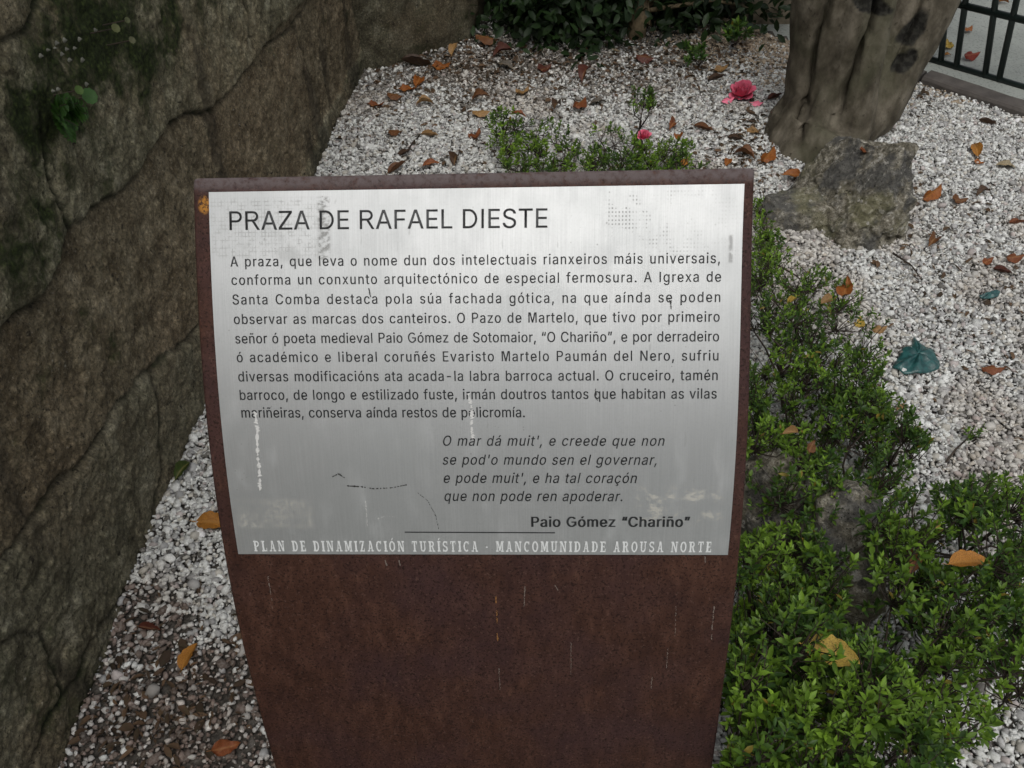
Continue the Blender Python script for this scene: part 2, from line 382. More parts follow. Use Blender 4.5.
# ---------------------------------------------------------------- ground, gravel bed
def gz(X, Y):
    P = np.stack([np.atleast_1d(X), np.atleast_1d(Y), np.zeros_like(np.atleast_1d(X), float)], 1)
    return .012 * fbm(P, 1.7, 3, 3)
KA = at_z(905, 80)[:2]; KB = at_z(1024, 120)[:2]            # front foot of the kerb
kd = (KB - KA) / np.linalg.norm(KB - KA); kn = np.array([-kd[1], kd[0]])
if kn[1] < 0: kn = -kn
K0 = KA - kd * .12; K1 = KA + kd * 2.6
base_pts = np.array([(-.80, -3.0), (-.79, -.4), (-.78, .45), (-.768, .65), (-.760, 1.1), (-.743, 1.516), (-.705, 2.1), (-.652, 2.67), (-.586, 3.55)])
def wall_x(Y): return np.interp(Y, base_pts[:, 1], base_pts[:, 0])
g = bpy.data.meshes.new('ground'); g.from_pydata([(-60, -60, -.03), (60, -60, -.03), (60, 60, -.03), (-60, 60, -.03)], [], [(0, 1, 2, 3)])
structure(link('ground', g, M['paving']))
# soil sheet under the stones
xs = np.linspace(-1.0, 3.6, 93); ys = np.linspace(-.2, 5.2, 109)
GX, GY = np.meshgrid(xs, ys); gv = np.stack([GX.ravel(), GY.ravel(), gz(GX.ravel(), GY.ravel()) - .010], 1)
def inside_bed(X, Y, pad=0.0):
    return ((X - KA[0]) * kn[0] + (Y - KA[1]) * kn[1]) < pad
idx = np.arange(len(gv)).reshape(GX.shape)
gf = np.stack([idx[:-1, :-1].ravel(), idx[:-1, 1:].ravel(), idx[1:, 1:].ravel(), idx[1:, :-1].ravel()], 1)
cx_ = gv[gf].mean(1); gf = gf[inside_bed(cx_[:, 0], cx_[:, 1], .05)]
structure(link('soil', mesh_np('soil', gv, gf, True), M['soil']))

def pebbles():
    sp = .0080
    nx = int(4.4 / sp); ny = int(4.8 / (sp * .866))
    I, J = np.meshgrid(np.arange(nx), np.arange(ny))
    X = -.9 + (I + .5 * (J % 2)) * sp; Y = .05 + J * sp * .866
    X = X.ravel() + rng.normal(0, sp * .28, X.size); Y = Y.ravel() + rng.normal(0, sp * .28, Y.size)
    lay = np.zeros(len(X))
    ex = rng.random(len(X)) < .24
    X = np.concatenate([X, X[ex] + rng.normal(0, sp, ex.sum())]); Y = np.concatenate([Y, Y[ex] + rng.normal(0, sp, ex.sum())]); lay = np.concatenate([lay, np.ones(ex.sum())])
    pr = project(np.stack([X, Y, np.zeros_like(X)], 1))
    near = (pr[:, 0] > -30) & (pr[:, 0] < 1075) & (pr[:, 1] > -12) & (pr[:, 1] < 815) & ~((pr[:, 1] > 330) & (pr[:, 0] > 330) & (pr[:, 0] < 660))
    ok = near | ((pr[:, 0] > -500) & (pr[:, 0] < 1600) & (pr[:, 1] > -80) & (pr[:, 1] < 1400) & (rng.random(len(X)) < .45))
    ok &= (X > wall_x(Y) - .01) & inside_bed(X, Y, .0)
    X, Y, lay, pr, near = X[ok], Y[ok], lay[ok], pr[ok], near[ok]
    n = len(X); P3 = np.stack([X, Y, 0 * X], 1)
    # dirty, thin patch at the near left and brown patch at the back right
    nz1 = fbm(P3, 6, 3, 11)
    dirty = smooth(.96, .84, Y + .10 * nz1) * smooth(.2, -.1, X)
    tan_ = smooth(3.25, 3.75, Y + .12 * nz1 + .15 * (X - .9)) * smooth(.45, .8, X)
    rear = smooth(2.9, 3.6, Y + .25 * nz1) * smooth(.95, .6, X)  # rear stones: dark debris tone, with shade under the bushes painted in
    keep = rng.random(n) > (.34 * dirty + .10 * smooth(.25, .7, fbm(P3, 2.4, 3, 5)) + .60 * smooth(3.35, 3.85, Y + .18 * nz1) * smooth(.95, .7, X))
    size = .0048 * np.exp(rng.normal(0, .38, n)); size = np.clip(size, .0022, .0135) * (1 - .12 * dirty) * np.where(near, 1.0, 1.45)
    s = rng.random(n)
    white = np.array([.64, .65, .625]); grey = np.array([.36, .36, .355]); beige = np.array([.47, .45, .40]); pink = np.array([.42, .375, .36]); dark = np.array([.10, .095, .085])
    col = np.where((s < .54)[:, None], white, np.where((s < .78)[:, None], grey, np.where((s < .90)[:, None], beige, np.where((s < .95)[:, None], pink, dark))))
    col = col * (1 + rng.normal(0, .13, (n, 1)))
    dcol = np.where((rng.random(n) < .34)[:, None], np.array([.46, .445, .42]), np.where((rng.random(n) < .5)[:, None], np.array([.105, .076, .06]), np.array([.18, .135, .115]))) * (1 + rng.normal(0, .2, (n, 1)))
    col = np.where((rng.random(n) < dirty * .93)[:, None], dcol, col)
    tcol = np.array([.34, .27, .19]) * (1 + rng.normal(0, .25, (n, 1)))
    col = np.where((rng.random(n) < tan_ * .85)[:, None], tcol, col)
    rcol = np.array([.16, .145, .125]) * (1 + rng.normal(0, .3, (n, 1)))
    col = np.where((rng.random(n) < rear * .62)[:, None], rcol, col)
    wst = smooth(.2, .65, fbm(P3, 3.5, 3, 41))          # faint weathering patches
    col = col * (1 - .22 * wst[:, None] * np.array([.8, 1., 1.15]))
    col = np.clip(col, .02, .82)
    X, Y, lay, size, col = X[keep], Y[keep], lay[keep], size[keep], col[keep]; n = len(X)
    t = (1 + 5 ** .5) / 2
    ico = np.array([(-1, t, 0), (1, t, 0), (-1, -t, 0), (1, -t, 0), (0, -1, t), (0, 1, t), (0, -1, -t), (0, 1, -t), (t, 0, -1), (t, 0, 1), (-t, 0, -1), (-t, 0, 1)]) / math.sqrt(1 + t * t)
    icf = np.array([(0, 11, 5), (0, 5, 1), (0, 1, 7), (0, 7, 10), (0, 10, 11), (1, 5, 9), (5, 11, 4), (11, 10, 2), (10, 7, 6), (7, 1, 8), (3, 9, 4), (3, 4, 2), (3, 2, 6), (3, 6, 8), (3, 8, 9), (4, 9, 5), (2, 4, 11), (6, 2, 10), (8, 6, 7), (9, 8, 1)])
    V = np.repeat(ico[None], n, 0) * (1 + rng.uniform(-.30, .30, (n, 12, 1))) + rng.normal(0, .10, (n, 12, 3))
    V *= (size[:, None] * np.stack([rng.uniform(.85, 1.45, n), rng.uniform(.75, 1.1, n), rng.uniform(.5, .9, n)], 1))[:, None, :]
    q = rng.normal(0, 1, (n, 4)); q[:, 0] *= .6; q /= np.linalg.norm(q, axis=1)[:, None]
    # mostly yaw with moderate tilt
    yaw = rng.uniform(0, 2 * np.pi, n); tx = rng.normal(0, .45, n); ty = rng.normal(0, .45, n)
    cy, sy = np.cos(yaw), np.sin(yaw); cxx, sxx = np.cos(tx), np.sin(tx); cyy, syy = np.cos(ty), np.sin(ty)
    x, y, z = V[..., 0].copy(), V[..., 1].copy(), V[..., 2].copy()
    y, z = y * cxx[:, None] - z * sxx[:, None], y * sxx[:, None] + z * cxx[:, None]
    x, z = x * cyy[:, None] + z * syy[:, None], -x * syy[:, None] + z * cyy[:, None]
    x, y = x * cy[:, None] - y * sy[:, None], x * sy[:, None] + y * cy[:, None]
    Z0 = gz(X, Y) - .004 + rng.uniform(0, .004, n) + lay * rng.uniform(.003, .008, n)
    V = np.stack([x + X[:, None], y + Y[:, None], z + Z0[:, None]], 2).reshape(-1, 3)
    F = (icf[None] + (np.arange(n) * 12)[:, None, None]).reshape(-1, 3)
    fc = np.repeat(col, 20, 0)
    me = mesh_np('gravel', V, F, False, {'tint': ('FACE', fc)})
    return link('gravel', me, M['pebble'])
structure(pebbles(), 'stuff')

# kerb: two stones with a worn arris
def kerb_stone(a, b, h, wdt):
    n = 40; prof = [(0, -.06), (.003, h * .6), (.010, h * .9), (.022, h), (wdt - .010, h + .003), (wdt, h * .8), (wdt, -.06)]
    V = []
    for i in range(n + 1):
        p = a + (b - a) * i / n
        for (o, z) in prof: V.append((p[0] + kn[0] * o, p[1] + kn[1] * o, z))
    V = np.array(V); V += np.stack([fbm(V, 14, 3, 2), fbm(V, 14, 3, 8), .6 * fbm(V, 10, 3, 4)], 1) * .004
    k = len(prof); F = []
    for i in range(n):
        for j in range(k - 1): F.append((i * k + j, (i + 1) * k + j, (i + 1) * k + j + 1, i * k + j + 1))
    F2 = [tuple(range(k)), tuple(n * k + j for j in range(k - 1, -1, -1))]
    me = bpy.data.meshes.new('kerb'); me.from_pydata(V.tolist(), [], F + F2); me.update()
    return me
structure(link('kerb', kerb_stone(KA + kd * .06, K1, .034, .085), M['kerb']))
structure(link('kerb', kerb_stone(KA - kd * .30, KA + kd * .045, .026, .08), M['kerb']))

# ---------------------------------------------------------------- granite wall on the left
def on_wall(x, y):
    r = ray(x, y); t = .5
    for _ in range(60):
        P = C0 + t * r
        X = wall_x(P[1]); t = t + (X - P[0]) / r[0] * .7
    P = C0 + t * r; return np.array([P[1], P[2]])
joints = [
    [(262, 66), (222, 105), (187, 133), (152, 168), (117, 203), (84, 234), (74, 258), (70, 273), (43, 299), (-40, 380)],
    [(50, 110), (59, 176), (74, 223), (80, 240)],
    [(260, 262), (201, 330), (165, 367), (122, 416), (79, 471), (37, 520), (0, 574), (-60, 640)],
    [(158, 378), (162, 422), (167, 467), (160, 520)],
    [(-40, 690), (0, 655), (37, 630), (50, 630), (61, 660), (73, 690), (98, 647), (150, 560)],
    [(73, 690), (55, 725), (37, 757), (20, 800)],
    [(-60, 46), (0, 43), (20, 43), (33, 32), (45, 20), (60, -20)],
    [(250, -20), (262, 66), (300, 30), (330, -30)], [(300, 20), (330, 110), (320, 165)],
]
JW = [np.array([on_wall(*p) for p in j]) for j in joints]
def granite_wall():
    ys = np.arange(-1.2, 3.56, .0046)
    zs = np.arange(-.08, 1.42, .0046)
    Yg, Zg = np.meshgrid(ys, zs, indexing='ij'); Y = Yg.ravel(); Z = Zg.ravel(); P = np.stack([Y, Z, 0 * Y], 1)
    Yw = Y + .018 * fbm(P, 7, 3, 1); Zw = Z + .018 * fbm(P, 7, 3, 9)
    dist = np.full(len(Y), 9.0)
    for ji, j in enumerate(JW):
        for a, b in zip(j[:-1], j[1:]):
            ab = b - a; L2 = max(ab @ ab, 1e-9)
            t = np.clip(((Yw - a[0]) * ab[0] + (Zw - a[1]) * ab[1]) / L2, 0, 1)
            d = np.hypot(Yw - a[0] - t * ab[0], Zw - a[1] - t * ab[1]); dist = np.minimum(dist, d)
    # coursing above the frame
    for zc in (1.22,):
        dist = np.minimum(dist, np.abs(Zw - zc - .03 * np.sin(Yw * 2)))
    big = fbm(P, 1.6, 3, 21); med = fbm(P, 6, 4, 31, .55); fin = fbm(P, 34, 3, 51, .6)
    pits = smooth(.25, .8, fbm(P, 15, 4, 71, .6))
    ridge = 1 - np.abs(fbm(P, 9, 3, 81))
    # each block stands a little in front of or behind its neighbours
    side = np.zeros(len(Y))
    for ji, (amp, s) in {0: (.016, 1), 2: (-.012, 1)}.items():
        j = JW[ji]; o_ = np.argsort(j[:, 0]); side = side + amp * smooth(-.012, .012, Zw - np.interp(Yw, j[o_, 0], j[o_, 1]))
    step = side
    groove = np.exp(-(dist / .0048) ** 2); round_ = np.exp(-dist / .020)
    jm = smooth(-.5, .35, fbm(P, 5, 2, 61)); off = .008 * big + .0042 * med + .0024 * fin + .0026 * fbm(P, 80, 3, 57, .6) - .003 * pits - .0022 * smooth(.2, .5, fbm(P, 45, 3, 58, .6)) - (.013 * groove + .004 * round_) * (.35 + .65 * jm) + .7 * step
    # each block sits a little differently
    off += .012 * np.sign(fbm(np.stack([Yw - .4 * Zw, Zw, 0 * Y], 1), .9, 1, 5)) * 0
    off += .02 * (1.0 - np.clip(Z, 0, 1.2)) * .8
    X = wall_x(Y) + off - .025
    V = np.stack([X, Y, Z], 1)
    pr = project(V)
    moss = np.zeros(len(Y))
    for (px, py, rx, ry, a) in [(95, 35, 85, 70, .95), (150, 30, 50, 75, .6), (45, 110, 65, 60, .75), (70, 160, 50, 50, .5), (30, 330, 60, 90, .35), (15, 200, 40, 160, .35), (120, 330, 55, 45, .25), (80, 300, 25, 60, .3),
                                (330, 60, 45, 90, .2), (270, 70, 40, 70, .15), (30, 700, 50, 60, .35), (85, 690, 30, 40, .4), (20, 400, 50, 60, .4), (95, 245, 60, 25, .35), (25, 240, 55, 120, .6), (195, 25, 30, 60, .45), (165, 105, 16, 35, .4), (118, 360, 28, 40, .45), (345, 40, 22, 60, .4), (75, 700, 30, 25, .5)]:
        moss = np.maximum(moss, a * np.exp(-((pr[:, 0] - px) / rx) ** 2 - ((pr[:, 1] - py) / ry) ** 2))
    j0, j2 = JW[0], JW[2]; o0, o2 = np.argsort(j0[:, 0]), np.argsort(j2[:, 0])
    mid = smooth(.008, -.008, Zw - np.interp(Yw, j0[o0, 0], j0[o0, 1])) * smooth(-.008, .008, Zw - np.interp(Yw, j2[o2, 0], j2[o2, 1]))
    low = smooth(.008, -.008, Zw - np.interp(Yw, j2[o2, 0], j2[o2, 1]))
    tone = mid - .6 * low; moss = moss * (1 - .55 * mid)
    moss += .28 * groove + .10 * round_ + .12 * smooth(.15, .0, Z) - .03
    stain = np.clip(.6 * np.exp(-(dist / .007) ** 2), 0, 1)
    stain = np.maximum(stain, .55 * smooth(.45, .9, fbm(P * np.array([1, .22, 1]), 9, 3, 91)))
    n1, n2 = len(ys), len(zs); idx = np.arange(n1 * n2).reshape(n1, n2)
    F = np.stack([idx[:-1, :-1].ravel(), idx[1:, :-1].ravel(), idx[1:, 1:].ravel(), idx[:-1, 1:].ravel()], 1)
    # back, top and ends so the wall has its thickness
    bx = -1.45
    nb = len(V); Vb = np.stack([np.full(n1, bx), ys, np.full(n1, -.08)], 1); Vt = np.stack([np.full(n1, bx), ys, np.full(n1, 1.40)], 1)
    V = np.concatenate([V, Vb, Vt]); moss = np.concatenate([moss, np.zeros(2 * n1)]); stain = np.concatenate([stain, np.zeros(2 * n1)]); tone = np.concatenate([tone, np.zeros(2 * n1)])
    b0 = nb + np.arange(n1); t0 = nb + n1 + np.arange(n1)
    Ft = np.stack([idx[:-1, -1], idx[1:, -1], t0[1:], t0[:-1]], 1); Fb = np.stack([b0[:-1], t0[:-1], t0[1:], b0[1:]], 1)
    F = np.concatenate([F, Ft, Fb])
    me = mesh_np('stone_wall', V, F, True, {'moss': ('POINT', moss), 'stain': ('POINT', stain), 'tone': ('POINT', tone)})
    bm = bmesh.new(); bm.from_mesh(me)
    for col_, z in ((n1 - 1, 1), (0, 0)):
        ring = [bm.verts[:][i] for i in idx[col_]] if False else None
    bm.free()
    # end cap
    e = idx[-1]; cap = [int(i) for i in e] + [int(t0[-1]), int(b0[-1])]
    bm = bmesh.new(); bm.from_mesh(me); bm.verts.ensure_lookup_table(); bm.faces.new([bm.verts[i] for i in cap]); bm.normal_update(); bm.to_mesh(me); bm.free()
    o = link('stone_wall', me, M['wall'], loc=(-.72, 1.0, 0)); local(me, o.location)
    tag(o, 'rough mossy granite block wall running along the left edge of the gravel', 'wall'); return o
granite_wall()

def back_wall():
    """dark rough wall closing the bed at the back"""
    path = [np.array((-.68, 3.46)), at_z(373, 68)[:2] + np.array((.0, .0)), at_z(461, 38)[:2], np.array((.0, 4.5)), np.array((1.62, 4.72))]
    pts = []
    for a, b in zip(path[:-1], path[1:]):
        n = max(2, int(np.linalg.norm(b - a) / .02))
        pts += [a + (b - a) * i / n for i in range(n)]
    pts.append(path[-1]); pts = np.array(pts)
    zs = np.arange(-.08, 1.9, .02); n1, n2 = len(pts), len(zs)
    d = np.gradient(pts, axis=0); d /= np.linalg.norm(d, axis=1)[:, None]; nn = np.stack([d[:, 1], -d[:, 0]], 1)
    S = np.arange(n1) * .02
    P = np.stack([np.repeat(S, n2), np.tile(zs, n1), np.zeros(n1 * n2)], 1)
    off = .03 * fbm(P, 3, 4, 6) + .012 * fbm(P, 12, 3, 16)
    V = np.stack([np.repeat(pts[:, 0], n2) + np.repeat(nn[:, 0], n2) * off, np.repeat(pts[:, 1], n2) + np.repeat(nn[:, 1], n2) * off, np.tile(zs, n1)], 1)
    Vb = V.copy(); Vb[:, :2] = np.repeat(pts - nn * .3, n2, 0)
    idx = np.arange(n1 * n2).reshape(n1, n2)
    F = np.stack([idx[:-1, :-1].ravel(), idx[1:, :-1].ravel(), idx[1:, 1:].ravel(), idx[:-1, 1:].ravel()], 1)
    N = n1 * n2; Fb = F[:, ::-1] + N
    t = idx[:, -1]; Ft = np.stack([t[:-1], t[1:], t[1:] + N, t[:-1] + N], 1)
    e1 = np.stack([idx[0, :-1], idx[0, 1:], idx[0, 1:] + N, idx[0, :-1] + N], 1); e2 = np.stack([idx[-1, :-1], idx[-1, :-1] + N, idx[-1, 1:] + N, idx[-1, 1:]], 1)
    moss = np.concatenate([.15 + .2 * fbm(P, 2, 2, 3)] * 2)
    me = mesh_np('stone_wall', np.concatenate([V, Vb]), np.concatenate([F, Fb, Ft, e1, e2]), True, {'moss': ('POINT', moss), 'stain': ('POINT', np.full(2 * N, .15))})
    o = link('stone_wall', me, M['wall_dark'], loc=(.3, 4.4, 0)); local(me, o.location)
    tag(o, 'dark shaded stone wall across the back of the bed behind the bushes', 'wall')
back_wall()

# glyph outlines of the plate lettering: advance, points, triangles
GLYPHS = {
 "'": (206, "78,318 70,509 136,509 128,318", "0,2,1 0,3,2"),
 ',': (188, "38,-119 68,71 137,71 84,-119", "0,2,1 0,3,2"),
 '-': (453, "337,244 337,188 114,188 114,244", "2,0,3 2,1,0"),
 '.': (188, "95,-4 78,-1 63,9 53,24 50,41 53,59 63,73 78,83 95,87 113,83 128,73 138,59 141,41 138,24 128,9 113,-1", "7,9,8 6,9,7 6,10,9 5,10,6 5,11,10 4,11,5 4,12,11 3,12,4 3,13,12 2,13,3 2,14,13 1,14,2 1,15,14 0,15,1"),
 'A': (480, "16,0 201,509 276,509 463,0 395,0 287,302 276,334 264,372 250,420 232,478 245,478 228,419 213,371 201,333 191,302 85,0 110,142 110,199 370,199 370,142", "0,9,1 9,2,1 9,10,2 10,3,2 0,17,9 17,11,9 11,8,9 11,8,10 8,18,10 18,3,10 7,18,8 17,12,11 6,18,7 17,13,12 5,18,6 17,14,13 17,16,14 16,15,14 4,19,5 19,18,5 0,16,17 16,18,17 16,19,18 19,3,18 0,15,16 4,3,19"),
 'C': (510, "267,-7 205,1 150,25 104,63 70,115 48,179 40,254 48,329 70,393 104,445 150,484 205,508 267,516 305,513 340,504 373,490 402,471 427,447 448,418 463,385 473,348 408,348 401,373 389,395 375,413 357,428 337,440 315,449 292,454 267,456 223,450 184,432 150,403 125,364 109,314 103,254 109,194 125,145 151,105 184,76 223,59 267,53 292,55 315,60 337,69 357,81 375,96 389,114 401,136 408,160 473,160 463,124 448,91 428,62 402,38 373,19 341,5 305,-4", "11,13,12 11,14,13 10,14,11 10,15,14 10,16,15 9,16,10 9,29,16 29,17,16 9,30,29 28,17,29 27,17,28 9,31,30 26,17,27 26,18,17 8,31,9 25,18,26 8,32,31 24,18,25 24,19,18 23,19,24 8,33,32 22,19,23 7,33,8 22,20,19 21,20,22 7,34,33 6,34,7 6,35,34 5,35,6 5,36,35 5,37,36 4,37,5 48,50,49 48,51,50 4,38,37 47,51,48 47,52,51 3,38,4 46,52,47 3,39,38 45,52,46 45,53,52 44,53,45 3,40,39 43,53,44 2,40,3 43,54,53 42,54,43 2,41,40 41,54,42 2,54,41 2,55,54 1,55,2 1,56,55 1,57,56 0,57,1"),
 'D': (502, "219,0 96,0 96,57 215,57 272,63 318,81 354,110 379,149 394,198 399,255 394,312 379,361 354,399 320,428 275,446 221,452 93,452 93,509 225,509 294,501 353,478 399,441 433,391 455,329 462,255 455,181 433,119 398,68 351,31 291,8 125,509 125,0 60,0 60,509", "32,17,33 17,30,33 32,16,17 30,18,17 31,18,30 31,15,18 15,19,18 15,20,19 15,21,20 32,15,16 32,2,15 2,31,15 31,14,15 31,13,14 31,12,13 31,11,12 31,10,11 31,9,10 31,8,9 31,3,8 3,7,8 3,6,7 3,5,6 3,4,5 32,1,2 31,3,2"),
 'E': (419, "60,0 60,509 372,509 372,452 125,452 125,286 355,286 355,229 125,229 125,57 375,57 375,0", "0,4,1 4,2,1 4,3,2 0,5,4 0,8,5 8,6,5 8,7,6 0,9,8 0,10,9 0,11,10"),
 'F': (410, "60,0 60,509 369,509 369,452 125,452 125,278 346,278 346,221 125,221 125,0", "0,4,1 4,2,1 4,3,2 0,5,4 0,8,5 8,6,5 8,7,6 0,9,8"),
 'G': (520, "269,-7 205,1 149,25 104,64 69,116 47,179 40,254 47,329 69,393 103,445 149,484 203,508 265,516 304,513 340,504 374,489 403,469 429,445 449,416 465,384 474,349 408,349 399,372 387,393 373,411 356,427 337,439 315,448 291,454 265,456 222,450 183,432 150,404 125,364 109,314 103,254 109,194 125,145 151,105 184,76 224,59 269,53 309,57 345,71 374,93 396,123 410,160 415,202 434,199 283,199 283,256 478,256 478,200 471,141 451,91 419,50 377,19 326,0", "11,13,12 11,14,13 10,14,11 10,15,14 10,16,15 9,16,10 9,29,16 29,17,16 9,30,29 28,17,29 27,17,28 9,31,30 26,17,27 8,31,9 26,18,17 25,18,26 8,32,31 24,18,25 24,19,18 23,19,24 8,33,32 7,33,8 22,19,23 22,20,19 21,20,22 7,34,33 6,34,7 6,35,34 49,51,50 49,47,51 47,52,51 5,35,6 5,36,35 49,46,47 48,52,47 48,53,52 46,48,49 46,53,48 5,37,36 4,37,5 45,53,46 4,38,37 45,54,53 44,54,45 3,38,4 3,39,38 43,54,44 43,55,54 3,40,39 42,55,43 2,40,3 2,41,40 41,55,42 2,55,41 2,56,55 1,56,2 1,57,56 0,57,1"),
 'I': (300, "31,0 31,57 118,57 118,452 31,452 31,509 269,509 269,452 183,452 183,57 269,57 269,0", "4,6,5 4,7,6 3,7,4 2,8,3 8,7,3 2,9,8 0,2,1 0,9,2 0,10,9 0,11,10"),
 'L': (393, "60,0 60,509 125,509 125,57 361,57 361,0", "0,2,1 0,3,2 0,4,3 0,5,4"),
 'M': (628, "60,0 60,509 152,509 277,187 282,174 287,159 293,141 299,123 305,103 311,84 317,65 322,49 307,49 312,65 318,83 324,102 330,121 336,140 342,158 348,174 352,187 476,509 568,509 568,0 504,0 504,291 504,308 504,327 505,347 505,369 506,391 506,413 507,435 507,457 513,457 505,433 498,409 490,386 482,363 474,341 467,322 461,305 456,291 342,0 286,0 170,291 165,304 159,321 152,340 145,361 137,384 129,408 121,432 112,457 119,457 119,437 120,416 120,394 121,372 121,350 122,328 122,309 122,291 122,0", "0,53,1 53,2,1 53,54,2 54,3,2 20,33,21 33,22,21 33,34,22 34,23,22 0,52,53 55,3,54 20,32,33 35,32,34 32,23,34 56,52,55 52,3,55 20,35,32 35,31,32 20,36,35 0,56,52 56,51,52 0,57,56 20,37,36 0,58,57 20,38,37 0,59,58 20,39,38 0,60,59 20,40,39 0,61,60 20,41,40 0,62,61 20,42,41 0,63,62 20,43,42 19,43,20 18,43,19 17,43,18 16,43,17 15,43,16 14,43,15 13,10,14 10,43,14 13,11,10 12,11,13"),
 'N': (523, "60,0 60,509 136,509 343,183 352,169 363,151 375,130 388,107 401,82 414,55 405,54 402,81 401,108 400,134 399,157 399,178 399,195 399,509 463,509 463,0 387,0 202,290 190,310 177,331 164,354 148,381 130,413 108,452 119,454 121,417 122,384 123,354 124,328 125,307 125,291 125,0", "0,27,1 27,2,1 27,28,2 28,3,2 16,18,17 16,19,18 29,26,28 26,3,28 0,29,27 29,26,27 0,30,29 25,3,26 0,31,30 24,3,25 23,3,24 0,32,31 22,3,23 0,33,32 21,3,22 0,34,33 0,35,34 20,3,21 15,19,16 20,4,3 14,19,15 20,5,4 13,19,14 20,6,5 12,19,13 20,7,6 11,19,12 20,8,7 20,10,8 10,9,8 10,19,11 20,19,10"),
 'O': (533, "267,-7 205,1 150,25 105,63 70,115 48,179 40,254 48,329 70,393 105,445 150,484 205,508 267,516 329,508 384,484 429,445 464,393 486,329 493,254 486,179 464,115 429,63 384,25 329,1 267,53 310,59 349,76 383,105 408,144 425,194 430,254 425,314 408,365 383,404 349,433 310,450 267,456 223,450 184,433 151,404 125,364 109,314 103,254 109,194 125,144 151,105 184,76 223,59", "11,13,12 10,13,11 10,14,13 9,14,10 9,36,14 36,15,14 9,37,36 35,15,36 34,15,35 9,38,37 8,38,9 34,16,15 33,16,34 8,39,38 32,16,33 8,40,39 7,40,8 32,17,16 31,17,32 7,41,40 6,41,7 31,18,17 30,18,31 6,42,41 5,42,6 5,43,42 29,18,30 29,19,18 5,44,43 28,19,29 4,44,5 28,20,19 4,45,44 27,20,28 3,45,4 27,21,20 3,46,45 26,21,27 3,47,46 25,21,26 25,22,21 2,47,3 2,24,47 24,22,25 2,22,24 1,22,2 1,23,22 1,0,23"),
 'P': (445, "60,0 60,509 235,509 289,503 332,487 366,462 390,430 404,391 409,348 404,304 390,265 366,233 332,207 289,191 235,186 109,186 109,242 233,242 269,246 297,256 318,272 333,294 342,319 344,348 342,376 333,402 318,423 297,439 268,449 232,452 125,452 125,0", "0,30,1 30,2,1 30,3,2 30,4,3 30,5,4 30,29,5 29,28,5 28,6,5 0,16,30 16,31,30 27,6,28 26,6,27 26,7,6 25,7,26 24,7,25 24,8,7 23,8,24 22,8,23 22,9,8 21,9,22 21,10,9 20,10,21 19,10,20 19,11,10 18,11,19 17,11,18 0,15,16 31,17,16 31,14,17 14,11,17 14,12,11 14,13,12 0,14,15 0,31,14"),
 'R': (449, "60,0 60,509 236,509 290,504 333,489 367,465 390,433 405,395 409,352 405,309 390,271 367,240 333,217 289,203 236,198 96,198 96,255 234,255 269,258 298,267 319,281 334,300 342,324 345,352 342,380 334,405 319,425 298,440 269,449 233,452 125,452 125,0 353,0 230,229 303,229 428,0", "0,16,1 16,30,1 30,2,1 30,3,2 30,4,3 30,5,4 30,29,5 29,28,5 28,6,5 16,31,30 27,6,28 26,6,27 26,7,6 25,7,26 24,7,25 24,8,7 23,8,24 22,8,23 22,9,8 21,9,22 21,10,9 20,10,21 19,10,20 19,11,10 18,11,19 17,11,18 0,15,16 31,17,16 31,33,17 33,11,17 33,34,11 34,12,11 31,14,33 14,32,33 35,12,34 13,35,12 14,35,13 0,14,15 0,31,14 32,35,14"),
 'S': (447, "224,-9 172,-4 128,9 91,31 64,60 46,96 38,137 104,137 110,110 123,88 142,71 166,59 194,52 224,49 257,52 286,60 311,74 329,92 341,114 346,139 342,161 332,179 316,193 296,205 272,214 245,222 184,239 128,260 86,289 60,326 52,372 58,413 75,448 102,476 138,498 180,511 227,516 275,511 316,498 351,476 377,449 394,415 401,378 337,378 326,412 302,437 267,453 225,459 194,456 167,448 145,435 129,418 118,398 115,376 119,352 131,334 148,319 169,308 191,300 212,293 264,279 287,272 312,264 336,252 359,238 379,220 395,198 405,171 408,139 403,99 386,64 360,34 323,11 278,-4", "35,37,36 34,37,35 34,38,37 33,38,34 33,39,38 33,40,39 32,47,33 47,40,33 32,48,47 46,40,47 32,49,48 45,40,46 45,41,40 31,49,32 31,50,49 44,41,45 31,51,50 31,52,51 44,42,41 30,52,31 43,42,44 30,53,52 30,54,53 29,54,30 29,55,54 29,56,55 28,56,29 28,57,56 28,58,57 28,59,58 28,60,59 27,60,28 27,61,60 27,62,61 27,63,62 26,63,27 26,64,63 25,64,26 25,65,64 24,65,25 24,66,65 23,66,24 22,66,23 22,67,66 21,67,22 20,67,21 20,68,67 19,68,20 18,68,19 18,69,68 5,7,6 5,8,7 17,69,18 5,9,8 17,70,69 4,9,5 16,70,17 4,10,9 15,70,16 4,11,10 15,71,70 14,71,15 3,11,4 3,12,11 13,71,14 3,13,12 3,71,13 3,72,71 2,72,3 2,73,72 1,73,2 1,0,73"),
 'T': (449, "32,452 32,509 417,509 417,452 257,452 257,0 193,0 193,452", "0,2,1 0,3,2 7,3,0 6,4,7 4,3,7 6,5,4"),
 'Z': (438, "42,0 42,46 273,385 289,408 306,431 323,453 341,476 348,454 317,453 285,452 254,452 223,452 40,452 40,509 397,509 397,462 169,129 152,105 134,81 116,57 97,33 90,54 121,56 152,57 183,57 214,57 399,57 399,0", "12,14,13 12,6,14 6,15,14 12,5,6 7,15,6 7,16,15 8,5,7 5,16,7 12,8,5 8,4,5 12,9,8 12,10,9 12,11,10 24,26,25 24,27,26 23,27,24 22,27,23 21,27,22"),
